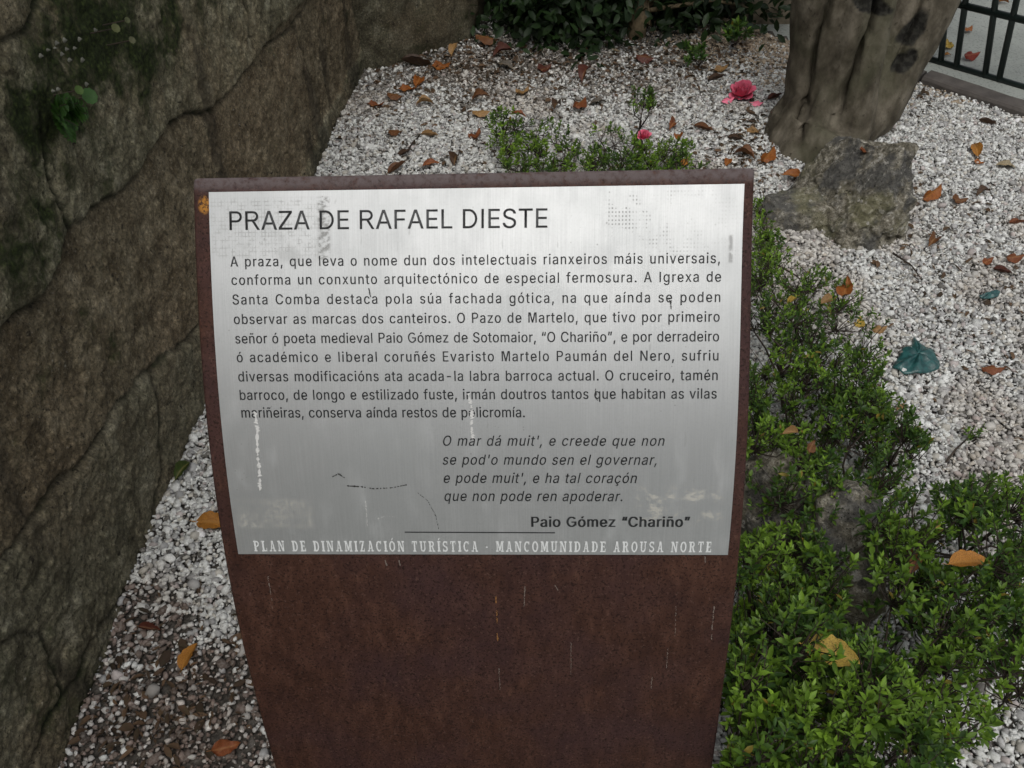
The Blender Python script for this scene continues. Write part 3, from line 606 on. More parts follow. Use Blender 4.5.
 'a': (389, "160,-9 126,-5 94,5 68,22 48,45 35,73 30,108 34,138 43,161 58,179 78,193 100,203 125,211 152,216 178,220 209,224 234,227 252,230 265,235 273,243 276,255 276,257 273,279 267,297 256,311 240,322 220,329 196,331 171,329 149,322 132,313 118,301 107,288 100,274 41,291 57,322 79,346 104,364 133,375 163,382 194,384 215,383 239,379 263,372 286,360 306,343 322,320 333,290 337,251 337,0 277,0 277,52 272,52 264,38 252,25 236,12 215,1 190,-6 170,45 202,49 228,59 248,74 263,93 272,115 276,138 276,190 270,186 259,182 246,179 231,176 216,173 200,171 186,169 175,168 154,164 134,159 117,150 103,139 95,124 92,105 94,87 102,72 114,61 130,52 149,47", "39,41,40 39,42,41 38,42,39 38,43,42 37,43,38 37,44,43 36,44,37 36,45,44 35,45,36 35,27,45 27,46,45 35,28,27 26,46,27 35,29,28 25,46,26 35,30,29 34,30,35 24,46,25 24,47,46 34,31,30 23,47,24 34,32,31 22,47,23 33,32,34 22,48,47 21,48,22 20,48,21 19,48,20 19,49,48 18,49,19 17,65,18 65,49,18 16,65,17 15,65,16 14,65,15 13,65,14 12,65,13 11,65,12 10,65,11 9,65,10 9,66,65 64,49,65 9,67,66 9,68,67 8,68,9 8,69,68 8,70,69 8,71,70 8,72,71 8,73,72 8,74,73 8,75,74 7,75,8 7,76,75 7,77,76 7,78,77 63,49,64 6,78,7 6,79,78 62,49,63 5,79,6 5,80,79 61,51,62 51,49,62 5,81,80 60,51,61 4,81,5 4,82,81 4,83,82 59,52,60 52,51,60 4,84,83 59,53,52 50,49,51 58,53,59 4,58,84 4,53,58 3,53,4 3,54,53 3,55,54 2,55,3 2,56,55 1,56,2 1,57,56 0,57,1"),
 'b': (424, "229,-8 198,-5 172,4 153,17 138,31 127,46 118,59 112,59 112,0 53,0 53,509 114,509 114,319 118,319 127,331 137,346 152,360 171,373 197,381 229,384 274,378 313,361 345,332 370,293 385,245 390,189 385,133 370,84 346,45 313,16 274,-2 220,47 253,51 279,66 301,88 316,117 325,151 328,189 325,227 316,261 301,290 280,311 253,325 220,330 188,325 161,312 140,291 125,263 116,229 113,189 116,150 125,115 140,86 162,65 188,51", "9,11,10 9,12,11 18,20,19 17,20,18 17,21,20 16,21,17 16,22,21 15,22,16 14,22,15 14,43,22 43,42,22 42,23,22 13,43,14 13,44,43 13,45,44 41,23,42 9,13,12 9,47,13 47,46,13 46,45,13 40,23,41 40,24,23 39,24,40 9,48,47 38,24,39 38,25,24 9,49,48 37,25,38 9,50,49 36,25,37 36,26,25 35,26,36 9,51,50 35,27,26 34,27,35 9,7,51 7,52,51 33,27,34 7,53,52 33,28,27 32,28,33 7,6,53 6,54,53 9,8,7 5,54,6 31,28,32 5,31,54 5,28,31 4,28,5 4,29,28 3,29,4 2,29,3 2,30,29 1,30,2 1,0,30"),
 'c': (396, "207,-8 159,-2 117,16 82,46 56,85 40,133 34,187 40,243 56,291 82,330 117,360 159,378 207,384 234,383 260,377 284,368 305,356 324,341 340,322 353,301 362,277 303,262 298,276 290,289 281,301 270,311 257,319 242,325 226,329 207,330 173,325 145,310 124,287 108,258 99,224 96,187 99,151 108,117 124,89 145,66 173,51 207,46 226,48 243,52 258,58 271,66 282,76 292,89 299,102 304,117 363,102 354,78 341,56 325,37 306,21 285,9 261,-1 235,-6", "11,13,12 11,14,13 10,14,11 10,15,14 10,16,15 9,16,10 9,17,16 9,29,17 29,18,17 8,30,9 30,29,9 28,18,29 27,18,28 8,31,30 26,18,27 26,19,18 25,19,26 24,19,25 8,32,31 23,19,24 23,20,19 7,32,8 22,20,23 7,33,32 22,21,20 7,34,33 6,34,7 6,35,34 5,35,6 5,36,35 5,37,36 4,37,5 4,38,37 48,50,49 48,51,50 47,51,48 46,51,47 4,39,38 3,39,4 46,52,51 45,52,46 44,52,45 3,40,39 43,52,44 43,53,52 42,53,43 3,41,40 41,53,42 3,53,41 2,53,3 2,54,53 2,55,54 1,55,2 1,56,55 1,57,56 0,57,1"),
 'd': (424, "195,-8 151,-2 111,16 79,45 55,84 39,133 34,189 39,245 55,293 79,332 112,361 151,378 196,384 228,381 253,373 272,360 287,346 298,331 306,319 311,319 311,509 372,509 372,0 313,0 313,59 307,59 298,46 287,31 272,17 252,4 227,-5 205,47 236,51 263,65 284,86 299,115 309,150 312,189 309,229 300,263 284,291 263,312 237,325 205,330 172,325 145,311 124,290 108,261 99,227 96,189 99,151 109,117 124,88 145,66 172,51", "19,21,20 19,22,21 11,13,12 11,14,13 10,14,11 10,15,14 9,15,10 9,16,15 9,17,16 8,44,9 44,43,9 43,17,9 43,18,17 42,18,43 41,18,42 8,45,44 41,19,18 41,40,19 40,39,19 39,22,19 8,46,45 7,46,8 7,47,46 38,22,39 7,48,47 6,48,7 37,22,38 6,49,48 6,50,49 36,22,37 5,50,6 5,51,50 35,22,36 4,51,5 4,52,51 34,24,35 24,22,35 4,53,52 33,24,34 3,53,4 3,54,53 32,25,33 25,24,33 32,26,25 23,22,24 3,31,54 31,26,32 3,26,31 3,27,26 2,27,3 2,28,27 2,29,28 1,29,2 1,30,29 0,30,1"),
 'e': (404, "212,-8 161,-2 117,16 82,46 56,85 40,132 34,187 39,242 55,290 81,329 115,359 157,378 205,384 236,382 266,374 294,361 319,341 341,315 357,282 368,242 371,194 371,169 75,169 75,221 338,221 310,202 307,237 298,269 283,294 263,314 237,326 205,330 173,326 146,313 125,294 109,270 99,241 96,211 96,178 100,139 110,106 128,80 151,61 179,50 212,46 234,48 254,53 271,61 285,73 297,88 306,105 365,91 353,63 335,39 311,19 283,4 249,-5", "11,13,12 11,14,13 10,14,11 10,15,14 10,16,15 9,16,10 9,31,16 31,17,16 9,32,31 30,17,31 8,32,9 29,17,30 8,33,32 29,18,17 28,18,29 8,34,33 27,18,28 8,35,34 7,35,8 27,19,18 7,36,35 26,19,27 26,24,19 24,20,19 6,23,7 23,36,7 23,37,36 25,24,26 6,22,23 37,24,23 37,20,24 38,20,37 38,21,20 5,22,6 39,21,38 5,21,22 5,39,21 5,40,39 4,40,5 4,41,40 49,51,50 49,52,51 48,52,49 3,41,4 3,42,41 47,52,48 47,53,52 3,43,42 46,53,47 45,53,46 3,44,43 44,53,45 3,53,44 2,53,3 2,54,53 2,55,54 1,55,2 1,56,55 0,56,1"),
 'f': (254, "228,379 228,327 6,327 6,379 81,0 81,432 84,461 96,486 113,505 135,519 161,527 187,530 207,529 222,527 234,524 243,521 227,468 222,470 215,472 206,473 195,474 171,470 154,460 145,443 142,419 142,0", "10,12,11 10,13,12 9,13,10 9,14,13 9,15,14 9,16,15 8,17,9 17,16,9 7,19,8 19,18,8 18,17,8 6,20,7 20,19,7 6,21,20 6,22,21 5,22,6 5,23,22 5,24,23 4,24,5 4,25,24 2,0,3 2,1,0"),
 'g': (425, "207,-151 168,-148 134,-140 105,-127 82,-110 64,-91 51,-69 101,-41 110,-53 122,-66 136,-78 154,-88 178,-95 207,-97 249,-92 282,-75 304,-47 311,-6 311,68 306,68 298,56 287,41 272,28 252,16 227,8 195,5 152,10 113,27 80,53 55,90 39,136 34,191 39,246 55,293 80,332 112,361 152,378 196,384 228,382 253,373 273,360 288,346 299,331 308,319 313,319 313,379 372,379 372,-9 367,-54 350,-90 324,-117 291,-136 251,-147 205,59 237,63 264,75 285,95 300,121 309,154 312,193 309,231 300,264 285,291 264,312 237,325 205,330 172,325 145,312 124,290 109,262 99,229 96,193 99,155 109,123 124,96 145,76 172,63", "36,38,37 36,39,38 44,46,45 44,47,46 35,39,36 35,40,39 34,40,35 34,41,40 34,42,41 33,66,34 66,65,34 65,42,34 65,43,42 64,43,65 63,43,64 33,67,66 63,44,43 63,62,44 62,61,44 61,60,44 60,47,44 33,68,67 32,68,33 32,69,68 32,70,69 31,70,32 59,47,60 31,71,70 31,72,71 58,47,59 30,72,31 30,73,72 57,47,58 29,73,30 29,74,73 56,18,57 18,47,57 29,75,74 55,18,56 28,75,29 28,76,75 54,19,55 19,18,55 54,20,19 17,47,18 28,53,76 53,20,54 28,20,53 28,21,20 27,21,28 27,22,21 27,23,22 26,23,27 26,24,23 25,24,26 16,47,17 16,48,47 6,8,7 15,48,16 6,9,8 15,49,48 6,10,9 5,10,6 14,49,15 5,11,10 5,12,11 14,50,49 4,12,5 13,50,14 4,13,12 4,50,13 3,50,4 3,51,50 2,51,3 2,52,51 1,52,2 1,0,52"),
 'h': (410, "114,227 114,0 53,0 53,509 114,509 114,287 102,287 124,332 152,362 187,379 227,384 264,380 295,369 321,349 341,321 353,285 357,240 357,0 296,0 296,235 290,275 273,304 246,323 210,329 184,326 161,317 141,303 126,283 117,257", "2,4,3 2,6,4 6,5,4 9,11,10 9,12,11 8,12,9 8,13,12 7,13,8 7,23,13 23,14,13 6,25,7 25,24,7 24,23,7 22,14,23 21,14,22 21,15,14 6,26,25 20,15,21 6,27,26 2,28,6 28,27,6 20,16,15 19,16,20 2,0,28 19,17,16 18,17,19 2,1,0"),
 'i': (167, "84,443 67,446 54,455 44,468 41,483 44,499 54,512 67,521 84,524 100,521 114,512 123,499 126,483 123,468 114,455 100,446 53,0 53,379 114,379 114,0", "16,18,17 16,19,18 7,9,8 6,9,7 6,10,9 5,10,6 5,11,10 4,11,5 4,12,11 3,12,4 3,13,12 2,13,3 2,14,13 1,14,2 1,15,14 0,15,1"),
 'l': (189, "139,-2 101,3 74,20 58,47 53,84 53,509 114,509 114,99 115,77 120,62 130,54 146,52 154,52 160,53 165,53 170,54 181,3 172,1 162,-1 151,-2", "4,6,5 4,7,6 4,8,7 3,8,4 3,9,8 3,10,9 3,11,10 14,16,15 13,16,14 12,16,13 11,16,12 3,16,11 2,16,3 1,16,2 0,16,1 0,17,16 0,18,17 0,19,18"),
 'm': (610, "53,0 53,379 112,379 112,295 108,295 118,323 132,346 151,363 172,376 195,384 219,386 257,380 287,361 309,331 321,295 312,295 322,321 337,343 357,361 381,375 407,383 437,386 468,383 497,372 522,354 541,328 553,296 557,255 557,0 496,0 496,254 490,289 473,313 447,326 419,330 395,328 374,320 358,307 345,290 338,270 335,247 335,0 274,0 274,260 269,288 253,311 229,326 199,330 178,328 158,320 140,307 126,289 117,266 114,238 114,0", "9,11,10 20,22,21 8,11,9 19,22,20 19,23,22 8,12,11 0,2,1 0,4,2 4,3,2 7,12,8 18,23,19 18,24,23 6,12,7 17,24,18 6,13,12 17,25,24 5,47,6 47,13,6 16,34,17 34,25,17 47,46,13 46,14,13 5,48,47 16,35,34 33,25,34 33,26,25 5,49,48 16,36,35 32,26,33 45,14,46 4,49,5 15,36,16 4,50,49 15,37,36 31,26,32 44,15,45 15,14,45 4,51,50 15,38,37 31,27,26 0,52,4 52,51,4 44,38,15 44,39,38 30,27,31 43,39,44 43,40,39 0,53,52 42,40,43 30,28,27 29,28,30 42,41,40 0,54,53"),
 'n': (410, "114,227 114,0 53,0 53,379 112,379 112,287 102,287 124,332 152,362 187,379 227,384 264,380 295,369 321,349 341,321 353,285 357,240 357,0 296,0 296,235 290,275 273,304 246,323 210,329 184,326 161,317 141,303 126,283 117,257", "9,11,10 9,12,11 2,4,3 2,6,4 6,5,4 8,12,9 8,13,12 7,13,8 7,23,13 23,14,13 6,25,7 25,24,7 24,23,7 22,14,23 21,14,22 21,15,14 6,26,25 20,15,21 6,27,26 2,28,6 28,27,6 20,16,15 19,16,20 2,0,28 19,17,16 18,17,19 2,1,0"),
 'o': (415, "207,-8 159,-2 117,16 82,46 56,85 40,133 34,187 40,243 56,291 82,330 117,360 159,378 207,384 256,378 299,360 333,330 359,291 376,243 381,187 376,133 359,85 333,46 299,16 256,-2 207,46 242,51 270,66 292,89 307,117 316,151 319,187 316,224 307,258 292,287 270,310 242,325 207,330 173,325 145,310 124,287 108,258 99,224 96,187 99,151 108,117 124,89 145,66 173,51", "11,13,12 10,13,11 10,14,13 9,14,10 9,15,14 8,37,9 37,36,9 36,15,9 36,35,15 35,16,15 8,38,37 34,16,35 8,39,38 33,16,34 7,39,8 33,17,16 7,40,39 32,17,33 7,41,40 31,17,32 6,41,7 31,18,17 6,42,41 30,18,31 5,42,6 5,43,42 29,18,30 29,19,18 5,44,43 28,19,29 28,20,19 4,44,5 4,45,44 27,20,28 4,46,45 26,20,27 3,46,4 26,21,20 3,47,46 25,21,26 3,24,47 24,21,25 3,21,24 2,21,3 2,22,21 1,22,2 1,23,22 0,23,1"),
 'p': (424, "53,-143 53,379 112,379 112,319 118,319 126,331 137,346 152,360 171,373 197,381 229,384 274,378 313,361 345,332 370,293 385,245 390,189 385,133 370,84 346,45 313,16 274,-2 229,-8 198,-5 173,4 153,17 138,31 127,46 118,59 114,59 114,-143 220,47 253,51 279,66 301,88 316,117 325,151 328,189 325,227 316,261 301,290 280,311 253,325 220,330 188,325 161,312 140,291 125,263 116,229 113,189 116,150 125,115 140,86 162,65 188,51", "9,11,10 8,11,9 0,2,1 0,3,2 8,12,11 7,12,8 7,13,12 6,13,7 5,13,6 5,43,13 43,42,13 42,14,13 4,43,5 4,44,43 4,45,44 41,14,42 0,4,3 0,48,4 48,47,4 47,46,4 46,45,4 40,14,41 40,15,14 39,15,40 38,15,39 38,16,15 0,49,48 37,16,38 0,50,49 36,16,37 36,17,16 35,17,36 0,51,50 35,18,17 34,18,35 0,29,51 29,52,51 33,18,34 29,53,52 33,19,18 32,19,33 29,28,53 28,54,53 0,30,29 27,54,28 31,19,32 27,31,54 27,19,31 26,19,27 26,20,19 25,20,26 24,20,25 24,21,20 23,21,24 23,22,21"),
 'q': (424, "372,-143 311,-143 311,59 306,59 298,46 287,31 272,17 252,4 227,-5 195,-8 151,-2 111,16 79,45 55,84 39,133 34,189 39,245 55,293 79,332 112,361 151,378 196,384 228,381 253,373 272,360 287,346 298,331 307,319 313,319 313,379 372,379 205,47 236,51 263,65 284,86 299,115 309,150 312,189 309,229 300,263 284,291 263,312 237,325 205,330 172,325 145,311 124,290 108,261 99,227 96,189 99,151 109,117 124,88 145,66 172,51", "20,22,21 20,23,22 28,30,29 28,0,30 19,23,20 19,24,23 18,24,19 18,25,24 18,26,25 17,44,18 44,43,18 43,26,18 43,27,26 42,27,43 41,27,42 17,45,44 41,28,27 41,40,28 40,39,28 39,38,28 38,0,28 17,46,45 16,46,17 16,47,46 16,48,47 15,48,16 37,0,38 15,49,48 15,50,49 36,0,37 14,50,15 14,51,50 35,0,36 13,51,14 13,52,51 34,2,35 2,0,35 13,53,52 33,2,34 12,53,13 12,54,53 32,3,33 3,2,33 32,4,3 1,0,2 12,31,54 31,4,32 12,4,31 12,5,4 11,5,12 11,6,5 11,7,6 10,7,11 10,8,7 9,8,10"),
 'r': (259, "53,0 53,379 112,379 112,321 115,321 130,347 152,367 181,380 213,385 221,385 229,384 237,384 243,384 243,322 239,323 230,324 219,325 207,326 182,323 159,315 140,301 126,284 117,262 114,237 114,0", "7,9,8 7,10,9 7,11,10 7,12,11 7,13,12 6,13,7 0,2,1 0,3,2 5,13,6 4,17,5 17,16,5 16,15,5 15,14,5 14,13,5 4,18,17 4,19,18 0,4,3 0,22,4 22,21,4 21,20,4 20,19,4 0,23,22 0,24,23"),
 's': (365, "182,-8 145,-5 112,3 84,18 62,38 45,63 36,94 94,107 105,79 124,60 150,49 181,45 217,50 244,62 262,81 268,103 265,121 254,136 237,147 212,155 149,170 104,186 72,208 53,237 47,274 51,305 65,332 87,354 115,370 149,381 187,384 223,381 254,372 279,358 299,339 314,316 324,290 268,277 258,298 243,316 219,328 187,333 156,329 131,317 114,299 109,277 112,258 124,243 144,232 172,223 229,209 275,194 306,171 325,142 331,107 326,75 312,47 290,24 260,6 223,-5", "29,31,30 29,32,31 28,32,29 28,33,32 27,33,28 27,34,33 26,34,27 26,41,34 41,35,34 26,42,41 40,35,41 25,42,26 25,43,42 39,35,40 25,44,43 39,36,35 38,36,39 24,44,25 24,45,44 37,36,38 24,46,45 23,46,24 23,47,46 23,48,47 22,48,23 22,49,48 22,50,49 22,51,50 21,51,22 21,52,51 20,52,21 20,53,52 19,53,20 18,53,19 17,53,18 17,54,53 16,54,17 15,54,16 6,8,7 15,55,54 14,55,15 5,8,6 13,55,14 5,9,8 13,56,55 4,9,5 12,56,13 4,10,9 11,56,12 4,11,10 11,57,56 4,57,11 3,57,4 3,58,57 2,58,3 2,59,58 1,59,2 1,0,59"),
 't': (227, "204,379 204,327 6,327 6,379 65,471 126,471 126,98 128,76 136,61 150,53 170,50 177,50 185,51 194,52 202,54 213,2 203,-1 192,-3 180,-4 168,-4 125,2 92,21 72,52 65,93", "23,5,4 23,6,5 2,0,3 2,1,0 23,7,6 22,7,23 22,8,7 22,9,8 13,15,14 22,10,9 12,15,13 21,10,22 11,15,12 10,15,11 21,15,10 20,15,21 19,15,20 19,16,15 19,17,16 19,18,17"),
 'u': (410, "182,-5 146,-1 115,11 89,31 69,59 57,95 53,139 53,379 114,379 114,144 119,105 137,75 164,56 200,50 226,53 249,62 268,77 283,97 293,122 296,153 296,379 357,379 357,0 298,0 298,92 307,92 286,47 257,17 222,0", "6,8,7 6,9,8 19,21,20 19,22,21 18,22,19 6,10,9 5,10,6 17,25,18 25,22,18 5,11,10 16,24,17 24,25,17 4,11,5 16,26,24 26,23,24 26,22,25 15,26,16 4,12,11 14,26,15 3,12,4 3,13,12 13,26,14 3,26,13 3,27,26 23,22,26 2,27,3 2,28,27 1,28,2 1,0,28"),
 'v': (389, "163,0 17,379 84,379 165,155 177,121 187,87 196,53 206,21 184,21 194,53 203,87 213,121 224,155 305,379 371,379 226,0", "0,2,1 0,3,2 12,14,13 12,15,14 0,4,3 11,15,12 0,5,4 10,15,11 0,9,5 9,6,5 9,6,10 6,15,10 0,8,9 7,15,6 0,7,8 0,15,7"),
 'x': (379, "21,0 171,218 171,171 29,379 100,379 147,306 164,279 179,253 193,229 207,206 175,206 190,229 202,253 216,279 233,306 282,379 352,379 209,169 209,214 358,0 287,0 231,85 214,112 200,136 187,159 173,182 205,182 191,159 178,136 165,112 148,85 91,0", "2,4,3 2,5,4 14,16,15 14,17,16 2,6,5 13,17,14 2,1,6 1,7,6 12,18,13 18,17,13 1,11,7 11,8,7 11,8,12 8,18,12 1,10,11 9,18,8 0,10,1 9,19,18 0,25,10 25,9,10 25,26,9 26,19,9 0,24,25 27,19,26 0,28,24 28,23,24 28,23,27 23,19,27 0,29,28 22,19,23 0,30,29 21,19,22 0,31,30 20,19,21"),
 'z': (380, "42,0 42,46 254,320 254,323 48,323 48,379 333,379 333,331 126,60 126,56 339,56 339,0", "4,6,5 4,7,6 4,3,7 3,2,7 2,8,7 1,8,2 1,9,8 1,10,9 1,11,10 0,11,1"),
 'á': (389, "162,429 210,529 278,529 212,429 160,-9 126,-5 94,5 68,22 48,45 35,73 30,108 34,138 43,161 58,179 78,193 100,203 125,211 152,216 178,220 209,224 234,227 252,230 265,235 273,243 276,255 276,257 273,279 267,297 256,311 240,322 220,329 196,331 171,329 149,322 132,313 118,301 107,288 100,274 41,291 57,322 79,346 104,364 133,375 163,382 194,384 215,383 239,379 263,372 286,360 306,343 322,320 333,290 337,251 337,0 277,0 277,52 272,52 264,38 252,25 236,12 215,1 190,-6 170,45 202,49 228,59 248,74 263,93 272,115 276,138 276,190 270,186 259,182 246,179 231,176 216,173 200,171 186,169 175,168 154,164 134,159 117,150 103,139 95,124 92,105 94,87 102,72 114,61 130,52 149,47", "43,45,44 43,46,45 42,46,43 42,47,46 41,47,42 41,48,47 40,48,41 40,49,48 39,49,40 39,31,49 31,50,49 39,32,31 30,50,31 39,33,32 29,50,30 39,34,33 38,34,39 28,50,29 28,51,50 38,35,34 27,51,28 38,36,35 26,51,27 37,36,38 26,52,51 25,52,26 24,52,25 23,52,24 23,53,52 22,53,23 21,69,22 69,53,22 20,69,21 19,69,20 18,69,19 17,69,18 16,69,17 15,69,16 14,69,15 13,69,14 13,70,69 68,53,69 13,71,70 13,72,71 12,72,13 12,73,72 12,74,73 12,75,74 12,76,75 12,77,76 12,78,77 12,79,78 11,79,12 11,80,79 11,81,80 11,82,81 67,53,68 10,82,11 10,83,82 66,53,67 9,83,10 9,84,83 65,55,66 55,53,66 9,85,84 64,55,65 8,85,9 8,86,85 8,87,86 63,56,64 56,55,64 8,88,87 63,57,56 54,53,55 62,57,63 8,62,88 8,57,62 7,57,8 7,58,57 7,59,58 6,59,7 6,60,59 5,60,6 5,61,60 4,61,5 0,2,1 0,3,2"),
 'ç': (396, "207,-8 159,-2 117,16 82,46 56,85 40,133 34,187 40,243 56,291 82,330 117,360 159,378 207,384 234,383 260,377 284,368 305,356 324,341 340,322 353,301 362,277 303,262 298,276 290,289 281,301 270,311 257,319 242,325 226,329 207,330 173,325 145,310 124,287 108,258 99,224 96,187 99,151 108,117 124,89 145,66 173,51 207,46 226,48 243,52 258,58 271,66 282,76 292,89 299,102 304,117 363,102 354,78 341,56 325,37 306,21 285,9 261,-1 235,-6 169,-143 169,-107 210,-107 226,-106 236,-102 241,-95 243,-84 241,-74 236,-67 226,-63 210,-62 182,-62 192,16 224,16 224,0 224,-29 253,-34 273,-44 285,-61 289,-85 284,-111 270,-129 245,-139 210,-143", "11,13,12 11,14,13 10,14,11 10,15,14 10,16,15 9,16,10 9,17,16 9,29,17 29,18,17 8,30,9 30,29,9 28,18,29 27,18,28 8,31,30 26,18,27 26,19,18 25,19,26 24,19,25 8,32,31 23,19,24 23,20,19 7,32,8 22,20,23 7,33,32 22,21,20 7,34,33 6,34,7 6,35,34 5,35,6 5,36,35 5,37,36 4,37,5 4,38,37 48,50,49 48,51,50 47,51,48 46,51,47 4,39,38 3,39,4 46,52,51 45,52,46 44,52,45 3,40,39 43,52,44 43,53,52 42,53,43 3,41,40 41,53,42 3,53,41 2,53,3 2,54,53 2,70,54 70,71,54 71,55,54 1,70,2 1,69,70 72,55,71 72,56,55 73,57,72 57,56,72 69,0,1 0,73,57 69,73,0 69,74,73 69,75,74 69,76,75 69,68,76 68,67,76 67,77,76 66,77,67 65,77,66 64,77,65 63,77,64 63,78,77 62,78,63 61,78,62 60,78,61 58,60,59 58,78,60 58,79,78 58,80,79 58,81,80"),
 'é': (404, "177,429 225,529 293,529 227,429 212,-8 161,-2 117,16 82,46 56,85 40,132 34,187 39,242 55,290 81,329 115,359 157,378 205,384 236,382 266,374 294,361 319,341 341,315 357,282 368,242 371,194 371,169 75,169 75,221 338,221 310,202 307,237 298,269 283,294 263,314 237,326 205,330 173,326 146,313 125,294 109,270 99,241 96,211 96,178 100,139 110,106 128,80 151,61 179,50 212,46 234,48 254,53 271,61 285,73 297,88 306,105 365,91 353,63 335,39 311,19 283,4 249,-5", "15,17,16 15,18,17 14,18,15 14,19,18 14,20,19 13,20,14 13,35,20 35,21,20 13,36,35 34,21,35 12,36,13 33,21,34 12,37,36 33,22,21 32,22,33 12,38,37 31,22,32 12,39,38 11,39,12 31,23,22 11,40,39 30,23,31 30,28,23 28,24,23 10,27,11 27,40,11 27,41,40 29,28,30 10,26,27 41,28,27 41,24,28 42,24,41 42,25,24 9,26,10 43,25,42 9,25,26 9,43,25 9,44,43 8,44,9 8,45,44 53,55,54 53,56,55 52,56,53 7,45,8 7,46,45 51,56,52 51,57,56 7,47,46 50,57,51 49,57,50 7,48,47 48,57,49 7,57,48 6,57,7 6,58,57 6,59,58 5,59,6 5,60,59 4,60,5 0,2,1 0,3,2"),
 'í': (167, "57,429 104,529 173,529 107,429 53,0 53,379 114,379 114,0", "4,6,5 4,7,6 0,2,1 0,3,2"),
 'ñ': (410, "250,446 237,447 225,450 213,455 202,460 192,466 182,470 174,473 167,475 159,472 153,466 150,457 149,448 106,448 110,476 120,498 137,513 161,518 174,517 185,514 196,509 207,504 216,499 226,494 234,491 243,490 251,491 256,496 260,505 262,517 304,517 300,488 289,466 272,451 114,227 114,0 53,0 53,379 112,379 112,287 102,287 124,332 152,362 187,379 227,384 264,380 295,369 321,349 341,321 353,285 357,240 357,0 296,0 296,235 290,275 273,304 246,323 210,329 184,326 161,317 141,303 126,283 117,257", "43,45,44 43,46,45 36,38,37 36,40,38 40,39,38 42,46,43 42,47,46 41,47,42 41,57,47 57,48,47 40,59,41 59,58,41 58,57,41 56,48,57 55,48,56 55,49,48 40,60,59 54,49,55 40,61,60 36,62,40 62,61,40 54,50,49 53,50,54 36,34,62 53,51,50 52,51,53 36,35,34 16,18,17 16,19,18 28,30,29 28,31,30 16,20,19 15,20,16 15,21,20 27,31,28 15,22,21 15,23,22 14,23,15 26,31,27 14,24,23 25,31,26 14,25,24 14,31,25 14,8,31 8,32,31 13,9,14 9,8,14 7,32,8 6,32,7 13,10,9 5,32,6 13,11,10 4,32,5 4,33,32 3,33,4 13,12,11 2,33,3 2,0,33 1,0,2"),
 'ó': (415, "181,429 228,529 297,529 231,429 207,-8 159,-2 117,16 82,46 56,85 40,133 34,187 40,243 56,291 82,330 117,360 159,378 207,384 256,378 299,360 333,330 359,291 376,243 381,187 376,133 359,85 333,46 299,16 256,-2 207,46 242,51 270,66 292,89 307,117 316,151 319,187 316,224 307,258 292,287 270,310 242,325 207,330 173,325 145,310 124,287 108,258 99,224 96,187 99,151 108,117 124,89 145,66 173,51", "15,17,16 14,17,15 14,18,17 13,18,14 13,19,18 12,41,13 41,40,13 40,19,13 40,39,19 39,20,19 12,42,41 38,20,39 12,43,42 37,20,38 11,43,12 37,21,20 11,44,43 36,21,37 11,45,44 35,21,36 10,45,11 35,22,21 10,46,45 34,22,35 9,46,10 9,47,46 33,22,34 33,23,22 9,48,47 32,23,33 32,24,23 8,48,9 8,49,48 31,24,32 8,50,49 30,24,31 7,50,8 30,25,24 7,51,50 29,25,30 7,28,51 28,25,29 7,25,28 6,25,7 6,26,25 5,26,6 5,27,26 4,27,5 0,2,1 0,3,2"),
 'ú': (410, "178,429 226,529 294,529 228,429 182,-5 146,-1 115,11 89,31 69,59 57,95 53,139 53,379 114,379 114,144 119,105 137,75 164,56 200,50 226,53 249,62 268,77 283,97 293,122 296,153 296,379 357,379 357,0 298,0 298,92 307,92 286,47 257,17 222,0", "10,12,11 10,13,12 23,25,24 23,26,25 22,26,23 10,14,13 9,14,10 21,29,22 29,26,22 9,15,14 20,28,21 28,29,21 8,15,9 20,30,28 30,27,28 30,26,29 19,30,20 8,16,15 18,30,19 7,16,8 7,17,16 17,30,18 7,30,17 7,31,30 27,26,30 6,31,7 6,32,31 5,32,6 5,4,32 0,2,1 0,3,2"),
 '“': (300, "175,318 228,509 274,509 244,318 52,318 104,509 151,509 121,318", "4,6,5 4,7,6 0,2,1 0,3,2"),
 '”': (300, "175,318 205,509 274,509 222,318 52,318 82,509 151,509 98,318", "4,6,5 4,7,6 0,2,1 0,3,2"),
}
# ---------------------------------------------------------------- the information stele
SW = .60
yl = np.array([178, 192, 300, 375, 408, 500, 553, 575, 693, 768.]); xl = np.array([195.3, 195.6, 199.6, 204.0, 207.0, 218.8, 226.0, 229.4, 256.5, 277.])
yr = np.array([167, 300, 375, 500, 553, 575, 693, 768.]); xr = np.array([752.2, 748.8, 747.2, 741.0, 737.0, 735.4, 720, 710.3])
cl_ = np.polyfit((yl - 470) / 300, xl, 4); cr_ = np.polyfit((yr - 470) / 300, xr, 4)
dyk = np.polyfit((np.array([178, 192, 266, 324, 381, 417, 445, 553, 640, 768.]) - 470) / 300, [-11, -9, -4.3, -2.8, -1.6, -.7, 0, .8, 2.2, 5], 3)
YS = np.linspace(178, 768, 60); Lp, Rp = [], []
for y in YS:
    u = (y - 470) / 300; ry = y + np.polyval(dyk, u); rL = ray(np.polyval(cl_, u), y); rR = ray(np.polyval(cr_, (ry - 470) / 300), ry)
    k = .977; dL = SW / np.linalg.norm(rL - k * rR); Lp.append(C0 + dL * rL); Rp.append(C0 + k * dL * rR)
Lp = np.array(Lp); Rp = np.array(Rp); tt = (YS - 470) / 300
PL = [np.polyfit(tt, Lp[:, i], 4) for i in range(3)]; PR = [np.polyfit(tt, Rp[:, i], 4) for i in range(3)]
def edge(Pc, t): return np.stack([np.polyval(Pc[i], t) for i in range(3)], -1)
